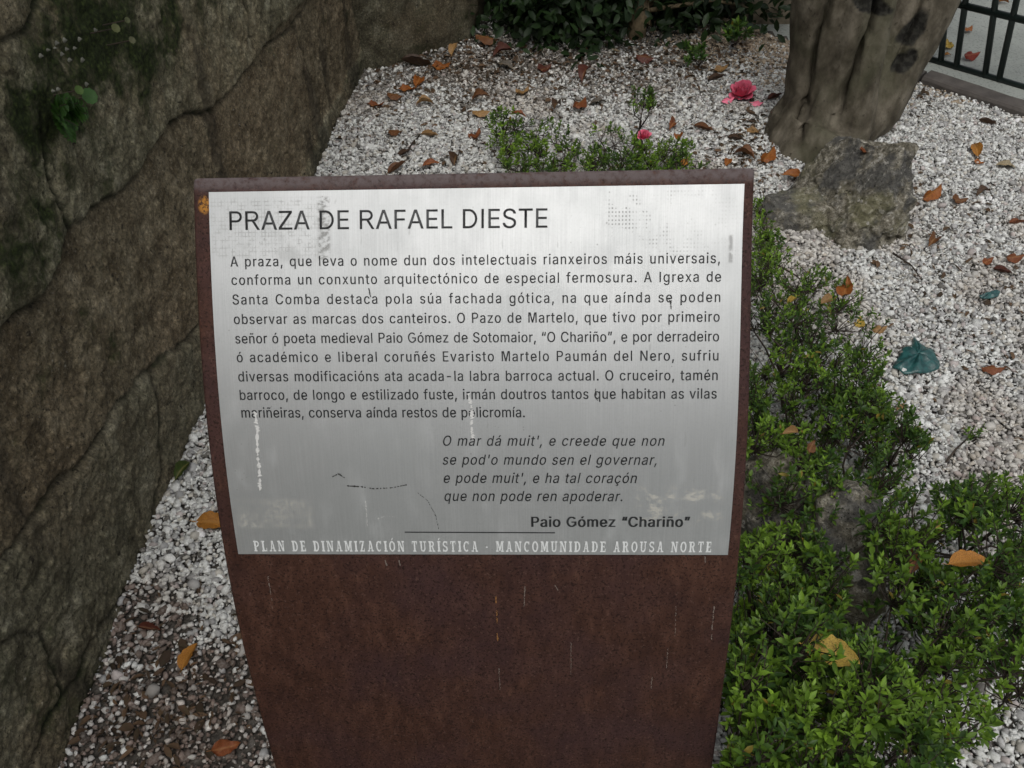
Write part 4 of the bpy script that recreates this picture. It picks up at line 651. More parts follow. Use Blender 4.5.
def surf(u, y):
    """point on the bent front face; u 0..1 across, y runs down the face"""
    u = np.asarray(u, float); y = np.asarray(y, float); t = (np.clip(y, 178, 768) - 470) / 300
    P = edge(PL, t) * (1 - u)[..., None] + edge(PR, t) * u[..., None]
    return P
def surf_n(u, y):
    e = .5; a = surf(u + .002, y) - surf(u - .002, y); yy = np.clip(y, 179, 767); b = surf(u, yy + e) - surf(u, yy - e)
    n = np.cross(a, b); n /= np.linalg.norm(n, axis=-1)[..., None]
    c = np.mean(n.reshape(-1, 3), 0)
    return n if c[1] < 0 else -n
def inv(x, y):
    u, v = (x - 195.) / 557., float(y)
    for _ in range(25):
        p = project(surf(np.array(u), np.array(v))[None])[0]; e = np.array([x, y]) - p
        if abs(e).max() < 1e-3: break
        pu = (project(surf(np.array(u + .002), np.array(v))[None])[0] - p) / .002; pv = (project(surf(np.array(u), np.array(v + .5))[None])[0] - p) / .5
        d = np.linalg.solve(np.stack([pu, pv], 1), e); u += d[0]; v += d[1]
    return u, v
def on_face(u, y, lift): return surf(u, y) + surf_n(u, y) * lift
ts = np.concatenate([np.linspace(178, 768, 80)]); us = np.linspace(-.0058, 1.0058, 40)
front = np.array([[surf(u, y) for u in us] for y in ts])                      # rows, cols, 3
last = front[-1]; dirn = (front[-1] - front[-3]); dirn /= np.linalg.norm(dirn, axis=1)[:, None]
ext = []; p = last.copy(); d = dirn.copy()
while p[:, 2].mean() > -.06:
    d = d * .9 + np.array([0, .0, -1.]) * .1; d /= np.linalg.norm(d, axis=1)[:, None]; p = p + d * .02; ext.append(p.copy())
allr = np.concatenate([front, np.array(ext)]); nr, nc = allr.shape[:2]
sb = bpy.data.meshes.new('body'); fi = np.arange(nr * nc).reshape(nr, nc)
F = np.stack([fi[:-1, :-1].ravel(), fi[1:, :-1].ravel(), fi[1:, 1:].ravel(), fi[:-1, 1:].ravel()], 1)
UVy = np.concatenate([ts, 768 + 12. * np.arange(1, len(ext) + 1)]); uvp = np.stack([np.tile((195 + 557 * us) / 1000, nr), np.repeat(UVy / 1000, nc)], 1)
sign_loc = Vector((float(allr[-1][:, 0].mean()), float(allr[-1][:, 1].mean()), 0))
sign = empty('information_stele', sign_loc, 'bent weathering steel information stele with a brushed metal text plate, standing in the gravel', 'sign')
me = mesh_np('body', allr.reshape(-1, 3), F, True, None, uvp)
bo = link('body', me, M['corten'])
so_ = bo.modifiers.new('s', 'SOLIDIFY'); so_.thickness = .016; so_.offset = -1 if surf_n(np.array(.5), np.array(400.))[1] < 0 else 1
n0 = np.array(me.polygons[500].normal); so_.offset = -1 if n0[1] < 0 else 1
bv = bo.modifiers.new('b', 'BEVEL'); bv.width = .0048; bv.segments = 3; bv.limit_method = 'ANGLE'; bv.angle_limit = R(50)
me = evaluated(bo)
# worn lighter rim: marks the vertices near the plate's outer edge (scraped bare by handling)
co = np.zeros(len(me.vertices) * 3, np.float32); me.vertices.foreach_get('co', co); co = co.reshape(-1, 3)
topc = front[0]; dtop = np.min(np.linalg.norm(co[:, None, :] - topc[None], axis=2), 1)
rimv = smooth(.0175, .0095, dtop)
at = me.attributes.new('rim', 'FLOAT', 'POINT'); at.data.foreach_set('value', rimv.astype(np.float32))
bo.parent = sign; me.transform(Matrix.Translation(-sign_loc))
me.polygons.foreach_set('use_smooth', np.ones(len(me.polygons), bool)); me.set_sharp_from_angle(angle=R(22))

# plate: corners measured on the face
pu0, py0 = inv(209.3, 192.3); pu1, py0r = inv(744.2, 184.0); pl0, py1 = inv(238.8, 553.3); pl1, _ = inv(727.6, 554.0)
pus = np.linspace(0, 1, 60); pys = np.linspace(0, 1, 60)
V = []; UV = []
for b in pys:
    for a in pus:
        u = (pu0 * (1 - a) + pu1 * a) * (1 - b) + (pl0 * (1 - a) + pl1 * a) * b; y = (py0 * (1 - a) + py0r * a) * (1 - b) + py1 * b
        V.append((u, y))
V = np.array(V); plv = on_face(V[:, 0], V[:, 1], .0016)
proj_uv = project(plv) / 1000.
fi = np.arange(3600).reshape(60, 60); F = np.stack([fi[:-1, :-1].ravel(), fi[1:, :-1].ravel(), fi[1:, 1:].ravel(), fi[:-1, 1:].ravel()], 1)
# surface coordinates in millimetre-like units along and across the plate
suv = np.stack([(195 + 557 * V[:, 0]) / 1000, V[:, 1] / 1000], 1)
M['plate'] = m_steel_plate()
me = mesh_np('text_plate', plv, F, True, None, proj_uv * 0 + suv)
po = link('text_plate', me, M['plate']); sm = po.modifiers.new('s', 'SOLIDIFY'); sm.thickness = .0014
sm.offset = -1 if np.array(me.polygons[500].normal)[1] < 0 else 1
me = evaluated(po); me.set_sharp_from_angle(angle=R(25)); po.parent = sign; me.transform(Matrix.Translation(-sign_loc)); plate = po

def _quads(adv, qs):
    v = [p for q in qs for p in q]; f = [t for k in range(len(qs)) for t in ((4 * k, 4 * k + 1, 4 * k + 2), (4 * k, 4 * k + 2, 4 * k + 3))]
    return adv, ' '.join('%d,%d' % (round(p[0]), round(p[1])) for p in v), ' '.join('%d,%d,%d' % t for t in f)
def _qr(x0, y0, x1, y1): return [(x0, y0), (x1, y0), (x1, y1), (x0, y1)]
def _qa(cx, cy, rx, ry, a0, a1, w=58, n=14):
    p = [(math.cos(R(a0 + (a1 - a0) * i / n)), math.sin(R(a0 + (a1 - a0) * i / n))) for i in range(n + 1)]
    return [[(cx + rx * a[0], cy + ry * a[1]), (cx + rx * b[0], cy + ry * b[1]), (cx + (rx - w) * b[0], cy + (ry - w) * b[1]), (cx + (rx - w) * a[0], cy + (ry - w) * a[1])] for a, b in zip(p[:-1], p[1:])]
def _qd(x0, y0, x1, y1, w): return [(x0, y0), (x0 + w, y0), (x1 + w, y1), (x1, y1)]
GLYPHS['D'] = _quads(505, [_qr(60, 0, 122, 509), _qr(122, 0, 225, 58), _qr(122, 451, 225, 509)] + _qa(225, 254.5, 232, 254.5, -90, 90))
GLYPHS['P'] = _quads(450, [_qr(60, 0, 122, 509), _qr(122, 451, 262, 509), _qr(122, 207, 262, 265)] + _qa(262, 358, 150, 151, -90, 90))
GLYPHS['R'] = _quads(490, [_qr(60, 0, 122, 509), _qr(122, 451, 275, 509), _qr(122, 225, 275, 283)] + _qa(275, 367, 150, 142, -90, 90) + [_qd(395, 0, 250, 225, 72)])
GLYPHS['Z'] = _quads(440, [_qr(30, 0, 412, 58), _qr(42, 451, 405, 509), _qd(30, 58, 322, 451, 78)])
GLYPHS['M'] = _quads(590, [_qr(60, 0, 118, 509), _qr(472, 0, 530, 509), _qd(264, 0, 118, 509, 60), _qd(266, 0, 412, 509, 60)])
GLYPHS['I'] = _quads(200, [_qr(70, 0, 132, 509)]); GLYPHS['l'] = _quads(172, [_qr(58, 0, 114, 509)])
GLYPHS['G'] = _quads(540, _qa(272, 254.5, 238, 262, 42, 335) + [_qr(430, 70, 490, 270), _qr(285, 212, 430, 270)])
def text_tris(s, p0, p1, cap, hs=.95, slant=0.0, bold=0.0, spw=1.6, lift=.0019, expand=1.0):
    (u0, y0), (u1, y1) = inv(*p0), inv(*p1); Wpx = math.hypot(p1[0] - p0[0], p1[1] - p0[1]); sc_ = cap / 509.
    gl = [(c, GLYPHS.get(c)) for c in s]
    adv = [sc_ * hs * (g[0] if g else 200) for c, g in gl]
    first = gl[0][1]; lsb = min(int(v.split(',')[0]) for v in first[1].split()) * sc_ * hs
    lastg = gl[-1][1]; rmax = max(int(v.split(',')[0]) for v in lastg[1].split()) * sc_ * hs
    nat = sum(adv[:-1]) + rmax - lsb; gaps = sum(spw if c == ' ' else 1.0 for c in s[:-1]); tr = (Wpx - nat) / gaps
    x = -lsb; VV = []; FF = []
    for (c, g), a in zip(gl, adv):
        if g:
            v = np.array([[float(q) for q in t.split(',')] for t in g[1].split()]); f = np.array([[int(q) for q in t.split(',')] for t in g[2].split()])
            gx = v[:, 0] * sc_ * hs + x + slant * v[:, 1] * sc_; gy = v[:, 1] * sc_
            for o in ([0.0] if not bold else [-bold, 0.0, bold]):
                k = (gx + o) / Wpx
                VV.append(np.stack([u0 + (u1 - u0) * k, y0 + (y1 - y0) * k - gy], 1)); FF.append(f + sum(len(q) for q in VV[:-1]))
                if bold: VV[-1][:, 1] += abs(o) * .0
        x += a + tr * (spw if c == ' ' else 1.0)
    return np.concatenate(VV), np.concatenate(FF)
def lettering(name, lines, mat):
    Vs, Fs, n = [], [], 0
    for i, kw in enumerate(lines):
        v, f = text_tris(**kw); Vs.append(v); Fs.append(f + n); n += len(v)
    v = np.concatenate(Vs); f = np.concatenate(Fs)
    P = on_face(v[:, 0], v[:, 1], .0020)
    me = mesh_np(name, P, f); return child(name, me, mat, plate)
lettering('title_lettering', [dict(s='PRAZA DE RAFAEL DIESTE', p0=(230.3, 230.2), p1=(547.3, 227.8), cap=18.6, hs=.97, spw=1.2, bold=.12)], M['ink'])
body = [('A praza, que leva o nome dun dos intelectuais rianxeiros máis universais,', (231.2, 266.6), (719.5, 263.2)),
        ('conforma un conxunto arquitectónico de especial fermosura. A Igrexa de', (232.3, 285), (720.6, 281.7)),
        ('Santa Comba destaca pola súa fachada gótica, na que aínda se poden', (233.4, 304.5), (719.8, 302.0)),
        ('observar as marcas dos canteiros. O Pazo de Martelo, que tivo por primeiro', (234.8, 324), (719.2, 321.6)),
        ('señor ó poeta medieval Paio Gómez de Sotomaior, “O Chariño”, e por derradeiro', (236.2, 343.3), (718.6, 341.2)),
        ('ó académico e liberal coruñés Evaristo Martelo Paumán del Nero, sufriu', (237.7, 362), (718, 360.3)),
        ('diversas modificacións ata acada-la labra barroca actual. O cruceiro, tamén', (239.2, 381.2), (717.2, 379.9)),
        ('barroco, de longo e estilizado fuste, irmán doutros tantos que habitan as vilas', (240.8, 399.6), (716.2, 398.2)),
        ('mariñeiras, conserva aínda restos de policromía.', (242.4, 417.2), (524.8, 416.8))]
lettering('body_lettering', [dict(s=a, p0=b, p1=c, cap=10.0, hs=.86, spw=1.7, bold=.17) for a, b, c in body], M['ink'])
verse = [("O mar dá muit', e creede que non", (442.6, 445.2), (664.6, 445.2)), ("se pod'o mundo sen el governar,", (442.6, 464), (657.6, 464.2)),
         ("e pode muit', e ha tal coraçón", (443.4, 482.2), (637, 482.4)), ("que non pode ren apoderar.", (444.2, 500.2), (623.4, 500.5))]
lettering('verse_lettering', [dict(s=a, p0=b, p1=(c[0] - 1.5, c[1]), cap=10.0, hs=.9, slant=.21, spw=1.5, bold=.10) for a, b, c in verse], M['ink'])
lettering('author_lettering', [dict(s='Paio Gómez “Chariño”', p0=(531.8, 526), p1=(689, 526), cap=10.0, hs=1.02, bold=.55, spw=1.4)], M['ink'])
# thin rule
ra, rb = inv(405, 531.3), inv(555, 531.9); q = np.linspace(0, 1, 24)
v = np.concatenate([np.stack([ra[0] + (rb[0] - ra[0]) * q, ra[1] + (rb[1] - ra[1]) * q + s], 1) for s in (-.55, .55)])
f = np.array([(i, i + 1, i + 25, i + 24) for i in range(23)])
child('rule', mesh_np('rule', on_face(v[:, 0], v[:, 1], .0020), f), M['ink'], plate)
# slab serif capitals of the bottom line, drawn stroke by stroke
S_, T_ = .19, .13
def _r(x0, y0, x1, y1): return [(x0, y0), (x1, y0), (x1, y1), (x0, y1)]
def _d(x0, y0, x1, y1, w): return [(x0, y0), (x0 + w, y0), (x1 + w, y1), (x1, y1)]
def _arc(cx, cy, rx, ry, a0, a1, w, h=None, n=10):
    out = []; h = h or T_ * 1.15
    for i in range(n):
        a, b = R(a0 + (a1 - a0) * i / n), R(a0 + (a1 - a0) * (i + 1) / n)
        out.append([(cx + rx * math.cos(a), cy + ry * math.sin(a)), (cx + rx * math.cos(b), cy + ry * math.sin(b)), (cx + (rx - w) * math.cos(b), cy + (ry - h) * math.sin(b)), (cx + (rx - w) * math.cos(a), cy + (ry - h) * math.sin(a))])
    return out
def _stem(x, top=True, bot=True, e=.07):
    o = [_r(x, 0, x + S_, 1)]
    if bot: o += [_r(x - e, 0, x, T_), _r(x + S_, 0, x + S_ + e, T_)]
    if top: o += [_r(x - e, 1 - T_, x, 1), _r(x + S_, 1 - T_, x + S_ + e, 1)]
    return o
SLAB = {
 'P': (.60, _stem(.07) + [_r(.22, 1 - T_, .36, 1), _r(.22, .42, .36, .52)] + _arc(.34, .71, .24, .29, -90, 90, .14)),
 'L': (.56, _stem(.07) + [_r(.22, 0, .53, T_), _r(.46, T_, .53, .32)]),
 'A': (.66, [_d(.10, 0, .27, 1, .10), _d(.44, 0, .30, 1, .14), _r(.17, .27, .46, .36), _r(.0, 0, .25, T_), _r(.40, 0, .66, T_), _r(.22, .92, .44, 1)]),
 'N': (.70, [_r(.08, 0, .18, 1), _r(.52, 0, .62, 1), _d(.46, 0, .10, 1, .16), _r(.0, 0, .26, T_), _r(.0, 1 - T_, .14, 1), _r(.44, 1 - T_, .70, 1)]),
 'D': (.64, _stem(.07) + [_r(.22, 0, .32, T_), _r(.22, 1 - T_, .32, 1)] + _arc(.30, .5, .32, .5, -90, 90, .15)),
 'E': (.58, _stem(.07) + [_r(.22, 0, .54, T_), _r(.22, .45, .42, .55), _r(.22, 1 - T_, .52, 1), _r(.46, T_, .54, .30), _r(.45, .72, .52, 1 - T_), _r(.37, .38, .43, .62)]),
 'I': (.30, _stem(.07)),
 'M': (.80, [_r(.08, 0, .19, 1), _r(.60, 0, .74, 1), _d(.34, .1, .14, 1, .14), _d(.34, .1, .56, 1, .12), _r(.0, 0, .27, T_), _r(.53, 0, .81, T_), _r(.0, 1 - T_, .14, 1), _r(.68, 1 - T_, .81, 1)]),
 'Z': (.56, [_r(.03, 0, .53, T_), _r(.04, 1 - T_, .52, 1), _d(.05, 0, .35, 1, .17), _r(.46, T_, .53, .30), _r(.04, .72, .11, 1 - T_)]),
 'C': (.60, _arc(.32, .5, .30, .51, 48, 312, .15) + [_r(.48, .70, .56, 1.0)]),
 'O': (.64, _arc(.32, .5, .31, .51, 0, 360, .15, n=20)),
 'T': (.58, [_r(.215, 0, .365, 1), _r(.02, 1 - T_, .56, 1), _r(.02, .70, .09, 1 - T_), _r(.49, .70, .56, 1 - T_), _r(.13, 0, .45, T_)]),
 'U': (.68, [_r(.09, .30, .24, 1), _r(.48, .30, .58, 1), _r(.01, 1 - T_, .31, 1), _r(.40, 1 - T_, .67, 1)] + _arc(.335, .30, .245, .31, 180, 360, .13)),
 'R': (.66, _stem(.07) + [_r(.22, 1 - T_, .36, 1), _r(.22, .46, .36, .56)] + _arc(.34, .73, .23, .27, -90, 90, .14) + [_d(.44, 0, .30, .50, .16), _r(.42, 0, .66, T_)]),
 'S': (.56, _arc(.28, .73, .25, .28, 25, 270, .14) + _arc(.28, .27, .26, .28, -155, 90, .14) + [_r(.44, .68, .51, 1.0), _r(.04, .0, .11, .32)]),
 '-': (.30, [_r(.06, .38, .24, .50)]), ' ': (.30, []),
}
def footer(s, p0, p1, cap):
    (u0, y0), (u1, y1) = inv(*p0), inv(*p1); W = p1[0] - p0[0]; VV, FF = [], []
    base = [c.translate(str.maketrans('ÓÍÀ', 'OIA')) for c in s]; hs = .92
    nat = sum(SLAB[c][0] for c in base) * cap * hs; tr = (W - nat) / (len(s) - 1); x = 0
    for c, b in zip(s, base):
        wd, qs = SLAB[b]; qs = list(qs)
        if c in 'ÓÍ': qs.append(_d(wd / 2 - .06, 1.08, wd / 2 + .03, 1.28, .11))
        for qd in qs:
            v = np.array(qd, float); k = (x + v[:, 0] * cap * hs) / W
            FF.append(np.arange(len(v)) + 4 * len(FF)); VV.append(np.stack([u0 + (u1 - u0) * k, y0 + (y1 - y0) * k - v[:, 1] * cap], 1))
        x += wd * cap * hs + tr
    v = np.concatenate(VV); lf = .0020 + .00001 * (np.repeat(np.arange(len(VV)), 4) % 29); child('footer_lettering', mesh_np('footer_lettering', surf(v[:, 0], v[:, 1]) + surf_n(v[:, 0], v[:, 1]) * lf[:, None], np.array(FF)), M['white_ink'], plate)
footer('PLAN DE DINAMIZACIÓN TURÍSTICA - MANCOMUNIDADE AROUSA NORTE', (255, 550.3), (711, 551.3), 10.6)
# bird splashes and scratches lying on the plate
def ribbon(name, pts, wid, mat, lift=.0022, seed=1, breaks=.0, root=None):
    r_ = np.random.default_rng(seed); V, F = [], []
    pts = np.array([inv(*p) for p in pts]); n = 40; ss = np.linspace(0, len(pts) - 1, n); P = np.stack([np.interp(ss, np.arange(len(pts)), pts[:, i]) for i in (0, 1)], 1)
    P[:, 0] += r_.normal(0, .0006, n); ww = wid * np.clip(r_.normal(.6, .35, n), .08, 1.3)
    for i in range(n - 1):
        if r_.random() < breaks: continue
        a, b = P[i], P[i + 1]; d = np.array([(b[0] - a[0]) * 557, b[1] - a[1]]); L = np.linalg.norm(d) + 1e-9; nrm = np.array([-d[1] / 557, d[0]]) / L
        k = len(V); V += [a + nrm * ww[i], b + nrm * ww[i + 1], b - nrm * ww[i + 1], a - nrm * ww[i]]; F.append((k, k + 1, k + 2, k + 3))
    V = np.array(V); return child(name, mesh_np(name, on_face(V[:, 0], V[:, 1], lift), np.array(F)), mat, root or plate)
ribbon('white_splash', [(256, 412), (258, 430), (258, 452), (260, 470), (261, 490)], 2.6, M['splash'], seed=3, breaks=.12)
ribbon('white_splash', [(469, 393), (472, 410), (472, 428), (473, 438)], 2.2, M['splash'], seed=8, breaks=.25)
ribbon('scratch', [(333, 476), (339, 473), (345, 477)], 1.0, M['scratch'], seed=5, breaks=.2)
ribbon('scratch', [(347, 485), (362, 486), (374, 488), (392, 487), (407, 484)], .8, M['scratch'], seed=6, breaks=.3)
ribbon('scratch', [(418, 492), (428, 500), (436, 514), (439, 528)], .35, M['scratch'], seed=7, breaks=.35)
ribbon('scratch', [(366, 500), (367, 515), (368, 526)], .5, M['splash'], seed=9, breaks=.2)
ribbon('scratch', [(378, 518), (386, 515), (395, 516)], .9, M['splash'], seed=10, breaks=.5)
ribbon('scratch', [(595, 388), (597, 400)], .7, M['scratch'], seed=12, breaks=.3)
ribbon('scratch', [(670, 300), (671, 309)], .9, M['scratch'], seed=14, breaks=.1)
ribbon('scratch', [(369, 288), (371, 297)], .8, M['scratch'], seed=15, breaks=.1)

for q, wd_, sd_, bk in [([(385, 560), (387, 565)], 1.1, 31, 0), ([(399, 560), (400, 565)], .8, 32, 0), ([(525, 586), (524, 606)], .6, 33, .2), ([(571, 642), (571, 674)], .35, 34, .15), ([(714, 606), (711, 640)], .7, 35, .3),
                        ([(676, 606), (675, 636)], .35, 36, .3), ([(668, 648), (666, 672)], .45, 37, .4), ([(652, 676), (651, 690)], .6, 38, .3), ([(705, 556), (705, 562)], .8, 39, .1), ([(268, 575), (272, 600)], .7, 40, .4),
                        ([(499, 668), (500, 690)], .6, 41, .5), ([(555, 585), (558, 590)], .6, 42, 0)]:
    ribbon('splash_mark', q, wd_, M['dust'], .0006, sd_, bk, sign)
for q, wd_, sd_ in [([(496, 596), (496, 603)], .9, 51), ([(497, 610), (497, 623)], 1.1, 52), ([(497, 633), (498, 640)], .8, 53)]:
    ribbon('rust_dot', q, wd_, M['rust'], .0006, sd_, .45, sign)

# ---------------------------------------------------------------- leaves toolkit
def leaf_block(pos, dr, nm, ln, wd, fold=.25, droop=.12):
    """folded 6-vertex leaves, one per row"""
    dr = dr / np.linalg.norm(dr, axis=1)[:, None]; sd_ = np.cross(dr, nm); sd_ /= np.linalg.norm(sd_, axis=1)[:, None] + 1e-9; up = np.cross(sd_, dr)
    L = ln[:, None]; W = wd[:, None]
    def st(t, w, h): return pos + dr * L * t - up * L * droop * t * t, sd_ * W * .5 * w, up * W * fold * h
    c1, s1, u1 = st(.30, .86, 1.); c2, s2, u2 = st(.66, .88, .8); tp = pos + dr * L - up * L * droop
    V = np.stack([pos, c1 - s1 + u1, c1, c1 + s1 + u1, c2 - s2 + u2, c2, c2 + s2 + u2, tp], 1).reshape(-1, 3); k = (np.arange(len(pos)) * 8)[:, None, None]
    F = (np.array([(0, 2, 1), (0, 3, 2), (1, 2, 5), (1, 5, 4), (2, 3, 6), (2, 6, 5), (4, 5, 7), (5, 6, 7)])[None] + k).reshape(-1, 3); return V, F
def unit(n):
    v = rng.normal(0, 1, (n, 3)); return v / np.linalg.norm(v, axis=1)[:, None]
def kmeans(P, k, it=8):
    k = min(k, len(P)); C = P[rng.choice(len(P), k, False)].copy()
    for _ in range(it):
        a = np.argmin(((P[:, None] - C[None]) ** 2).sum(2), 1)
        for j in range(k):
            if (a == j).any(): C[j] = P[a == j].mean(0)
    return C, a
def in_poly(pts, poly):
    x, y = pts[:, 0], pts[:, 1]; c = np.zeros(len(pts), bool); n = len(poly); j = n - 1
    for i in range(n):
        xi, yi = poly[i]; xj, yj = poly[j]
        m = ((yi > y) != (yj > y)) & (x < (xj - xi) * (y - yi) / (yj - yi + 1e-12) + xi); c ^= m; j = i
    return c
def shrub(name, label, cat, polys, n_tip, base, k1, k2, ll=.016, lw=.0068, young=.5, mat='shrub', group=None, per=9, stem_r=.004, thin=None):
    """polys: list of (outline seen from the path, z low, z high, weight); tips grow to those places"""
    T = []
    wsum = sum(p[3] for p in polys)
    for poly, z0, z1, wgt in polys:
        poly = np.array(poly, float); lo, hi = poly.min(0), poly.max(0); need = int(n_tip * wgt / wsum)
        q = rng.uniform(lo, hi, (need * 8 + 50, 2)); q = q[in_poly(q, poly)]
        den = fbm(np.concatenate([q, np.zeros((len(q), 1))], 1), 1 / 42., 3, 13)
        q = q[rng.random(len(q)) < smooth(-.85, .25, den) * .85 + .15][:need]
        zz = rng.uniform(z0, z1, len(q)) + .03 * den[:len(q)] * 0
        T += [at_z(a, b, z) for (a, b), z in zip(q, zz)]
    T = np.array(T); S2, a2 = kmeans(T, k2); S1, a1 = kmeans(S2, k1)
    cen = np.array(base, float)
    loc = Vector((cen[0], cen[1], 0)); root = empty(name, loc, label, cat, group)
    st = Geo()
    for i in range(len(S1)):
        s1 = S1[i].copy(); b = np.array([s1[0] * .65 + cen[0] * .35, s1[1] * .65 + cen[1] * .35, -.01]); s1[2] *= .5
        st.tube([np.array([cen[0], cen[1], .001]), np.array([(b[0] + cen[0]) / 2, (b[1] + cen[1]) / 2, .004]), b + np.array([0, 0, .012])], stem_r * .8, 5)
        st.tube([b, b * .5 + s1 * .5 + rng.normal(0, .012, 3), s1], [stem_r * 1.3, stem_r, stem_r * .8], 6)
        for j in np.where(a1 == i)[0]:
            s2 = S2[j].copy(); s2[2] -= min(.05, s2[2] * .35); mid = s1 * .45 + s2 * .55 + rng.normal(0, .012, 3)
            st.tube([s1, mid, s2], [stem_r * .75, stem_r * .55, stem_r * .42], 5)
            for t in np.where(a2 == j)[0]:
                tp = T[t]; mid = s2 * .5 + tp * .5 + rng.normal(0, .009, 3) - np.array([0, 0, .006]); st.tube([s2, mid, tp], [stem_r * .36, stem_r * .28, stem_r * .16], 3, False)
                T_dir[tuple(tp)] = (tp - mid) / (np.linalg.norm(tp - mid) + 1e-9)
    child('stems', st.mesh('stems', True), M['twig'], root)
    D = np.array([T_dir[tuple(t)] for t in T]); D = D * .6 + np.array([0, 0, .55]) + .25 * unit(len(T)); D /= np.linalg.norm(D, axis=1)[:, None]
    TB = T; T = T[rng.random(len(T)) > .12] if len(T) > 30 else T; D = np.array([T_dir[tuple(t)] for t in T]); D = D * .6 + np.array([0, 0, .55]) + .25 * unit(len(T)); D /= np.linalg.norm(D, axis=1)[:, None]
    # whorls
    pos, dr, nm, ln, wd, col = [], [], [], [], [], []
    tint0 = rng.random(len(T)); vig = rng.uniform(.6, 1.3, len(T))
    cn = smooth(-.5, .5, fbm(T, 9, 2, 77))
    for k in range(per):
        lev = k // 3 if per >= 6 else k // 2
        ang = k * 2.399 + rng.uniform(0, .6, len(T)); tilt = np.clip(.42 + lev * .32 + rng.normal(0, .16, len(T)), .1, 1.6)
        a = np.cross(D, np.array([.3, .2, .9])); a /= np.linalg.norm(a, axis=1)[:, None] + 1e-9; b = np.cross(D, a)
        rad = a * np.cos(ang)[:, None] + b * np.sin(ang)[:, None]; d = D * np.cos(tilt)[:, None] + rad * np.sin(tilt)[:, None]
        pos.append(T - D * (lev * .0075 + rng.uniform(0, .003, len(T)))[:, None]); dr.append(d); nm.append(D * .8 - d * .2 + .25 * unit(len(T)))
        s = ll * vig * (1 - .05 * (2 - min(lev, 2))) * rng.uniform(.7, 1.2, len(T)); ln.append(s); wd.append(s * lw / ll * rng.uniform(.85, 1.15, len(T)))
        y = np.clip(young * (.25 + .9 * cn) + .35 * (tint0 - .5) - .10 * lev + rng.normal(0, .16, len(T)), 0, 1)[:, None]
        old = np.array([.038, .088, .016]); new = np.array([.27, .45, .045]); c = old * (1 - y) + new * y
        yel = rng.random(len(T)) < .012; c[yel] = (.25, .19, .03); col.append(c * rng.uniform(.8, 1.15, (len(T), 1)))
    pos, dr, nm, ln, wd, col = [np.concatenate(q) for q in (pos, dr, nm, ln, wd, col)]
    V, F = leaf_block(pos, dr, nm, ln, wd)
    V[:, 2] = np.maximum(V[:, 2], .004)
    child('foliage', mesh_np('foliage', V, F, False, {'tint': ('FACE', np.repeat(col, 8, 0))}), M[mat], root)
    return root
T_dir = {}

# ---------------------------------------------------------------- shrubs
shrub('low_shrub', 'leafy green low shrub growing just right of the sign plate, below the boulder', 'shrub',
      [([(738, 505), (742, 300), (757, 235), (800, 258), (850, 280), (890, 315), (890, 365), (872, 385), (905, 400), (932, 440), (905, 475), (860, 515), (800, 525)], .04, .27, 3.2),
       ([(752, 200), (764, 196), (790, 250), (750, 300)], .02, .10, .35),
       ([(740, 310), (800, 290), (880, 360), (900, 440), (850, 500), (740, 490)], .10, .30, 1.1),
       ([(830, 380), (900, 400), (935, 445), (900, 490), (860, 520), (820, 480)], .06, .22, .5)], 1650, at_z(815, 420, 0), 10, 80, .0150, .0058, .52)
shrub('low_shrub', 'larger green low shrub in the near corner, holding the two big yellow leaves', 'shrub',
      [([(722, 768), (730, 590), (752, 545), (800, 575), (850, 610), (880, 560), (850, 520), (905, 490), (960, 480), (1030, 465), (1060, 560), (1060, 700), (1000, 720), (960, 775), (850, 800), (720, 800)], .08, .40, 3.0),
       ([(725, 780), (735, 620), (800, 600), (870, 640), (930, 690), (960, 780)], .20, .46, 2.4),
       ([(860, 540), (900, 490), (1040, 470), (1050, 640), (900, 660)], .14, .38, 1.5),
       ([(732, 540), (800, 520), (860, 560), (840, 620), (730, 640)], .10, .34, .9)], 2700, at_z(880, 660, 0), 14, 130, .0165, .0062, .55)
shrub('small_shrub', 'small bright sprouting shrub behind the top edge of the sign, nearer the wall', 'shrub',
      [([(486, 118), (505, 104), (530, 118), (562, 112), (580, 140), (575, 175), (510, 178), (488, 150)], .03, .17, 1)], 270, at_z(530, 160, 0), 6, 24, .016, .0066, .66)
shrub('small_shrub', 'wider small shrub behind the top edge of the sign, beside the little pink flower', 'shrub',
      [([(578, 130), (610, 125), (650, 138), (690, 138), (714, 155), (712, 178), (580, 180)], .03, .16, 1), ([(628, 88), (652, 86), (656, 104), (632, 108)], .16, .24, .10)], 400, at_z(640, 165, 0), 8, 34, .016, .0066, .62)
shrub('sprig', 'tiny lone green sprig rising from the white gravel right of the low shrub', 'plant',
      [([(958, 425), (975, 418), (990, 430), (970, 440)], .02, .05, 1)], 7, at_z(972, 436, 0), 1, 1, .013, .006, .35, stem_r=.002)
shrub('small_shrub', 'dark little evergreen seedling on the shaded gravel below the back bushes', 'plant',
      [([(684, 44), (704, 44), (706, 58), (686, 60)], .02, .10, 1)], 16, at_z(695, 56, 0), 2, 4, .03, .013, .12, mat='gloss')
shrub('small_shrub', 'dark leafy clump at the foot of the tan stone at the back', 'plant',
      [([(722, 22), (748, 20), (752, 36), (726, 38)], .03, .14, 1)], 22, at_z(738, 36, 0), 2, 5, .034, .014, .16, mat='gloss')
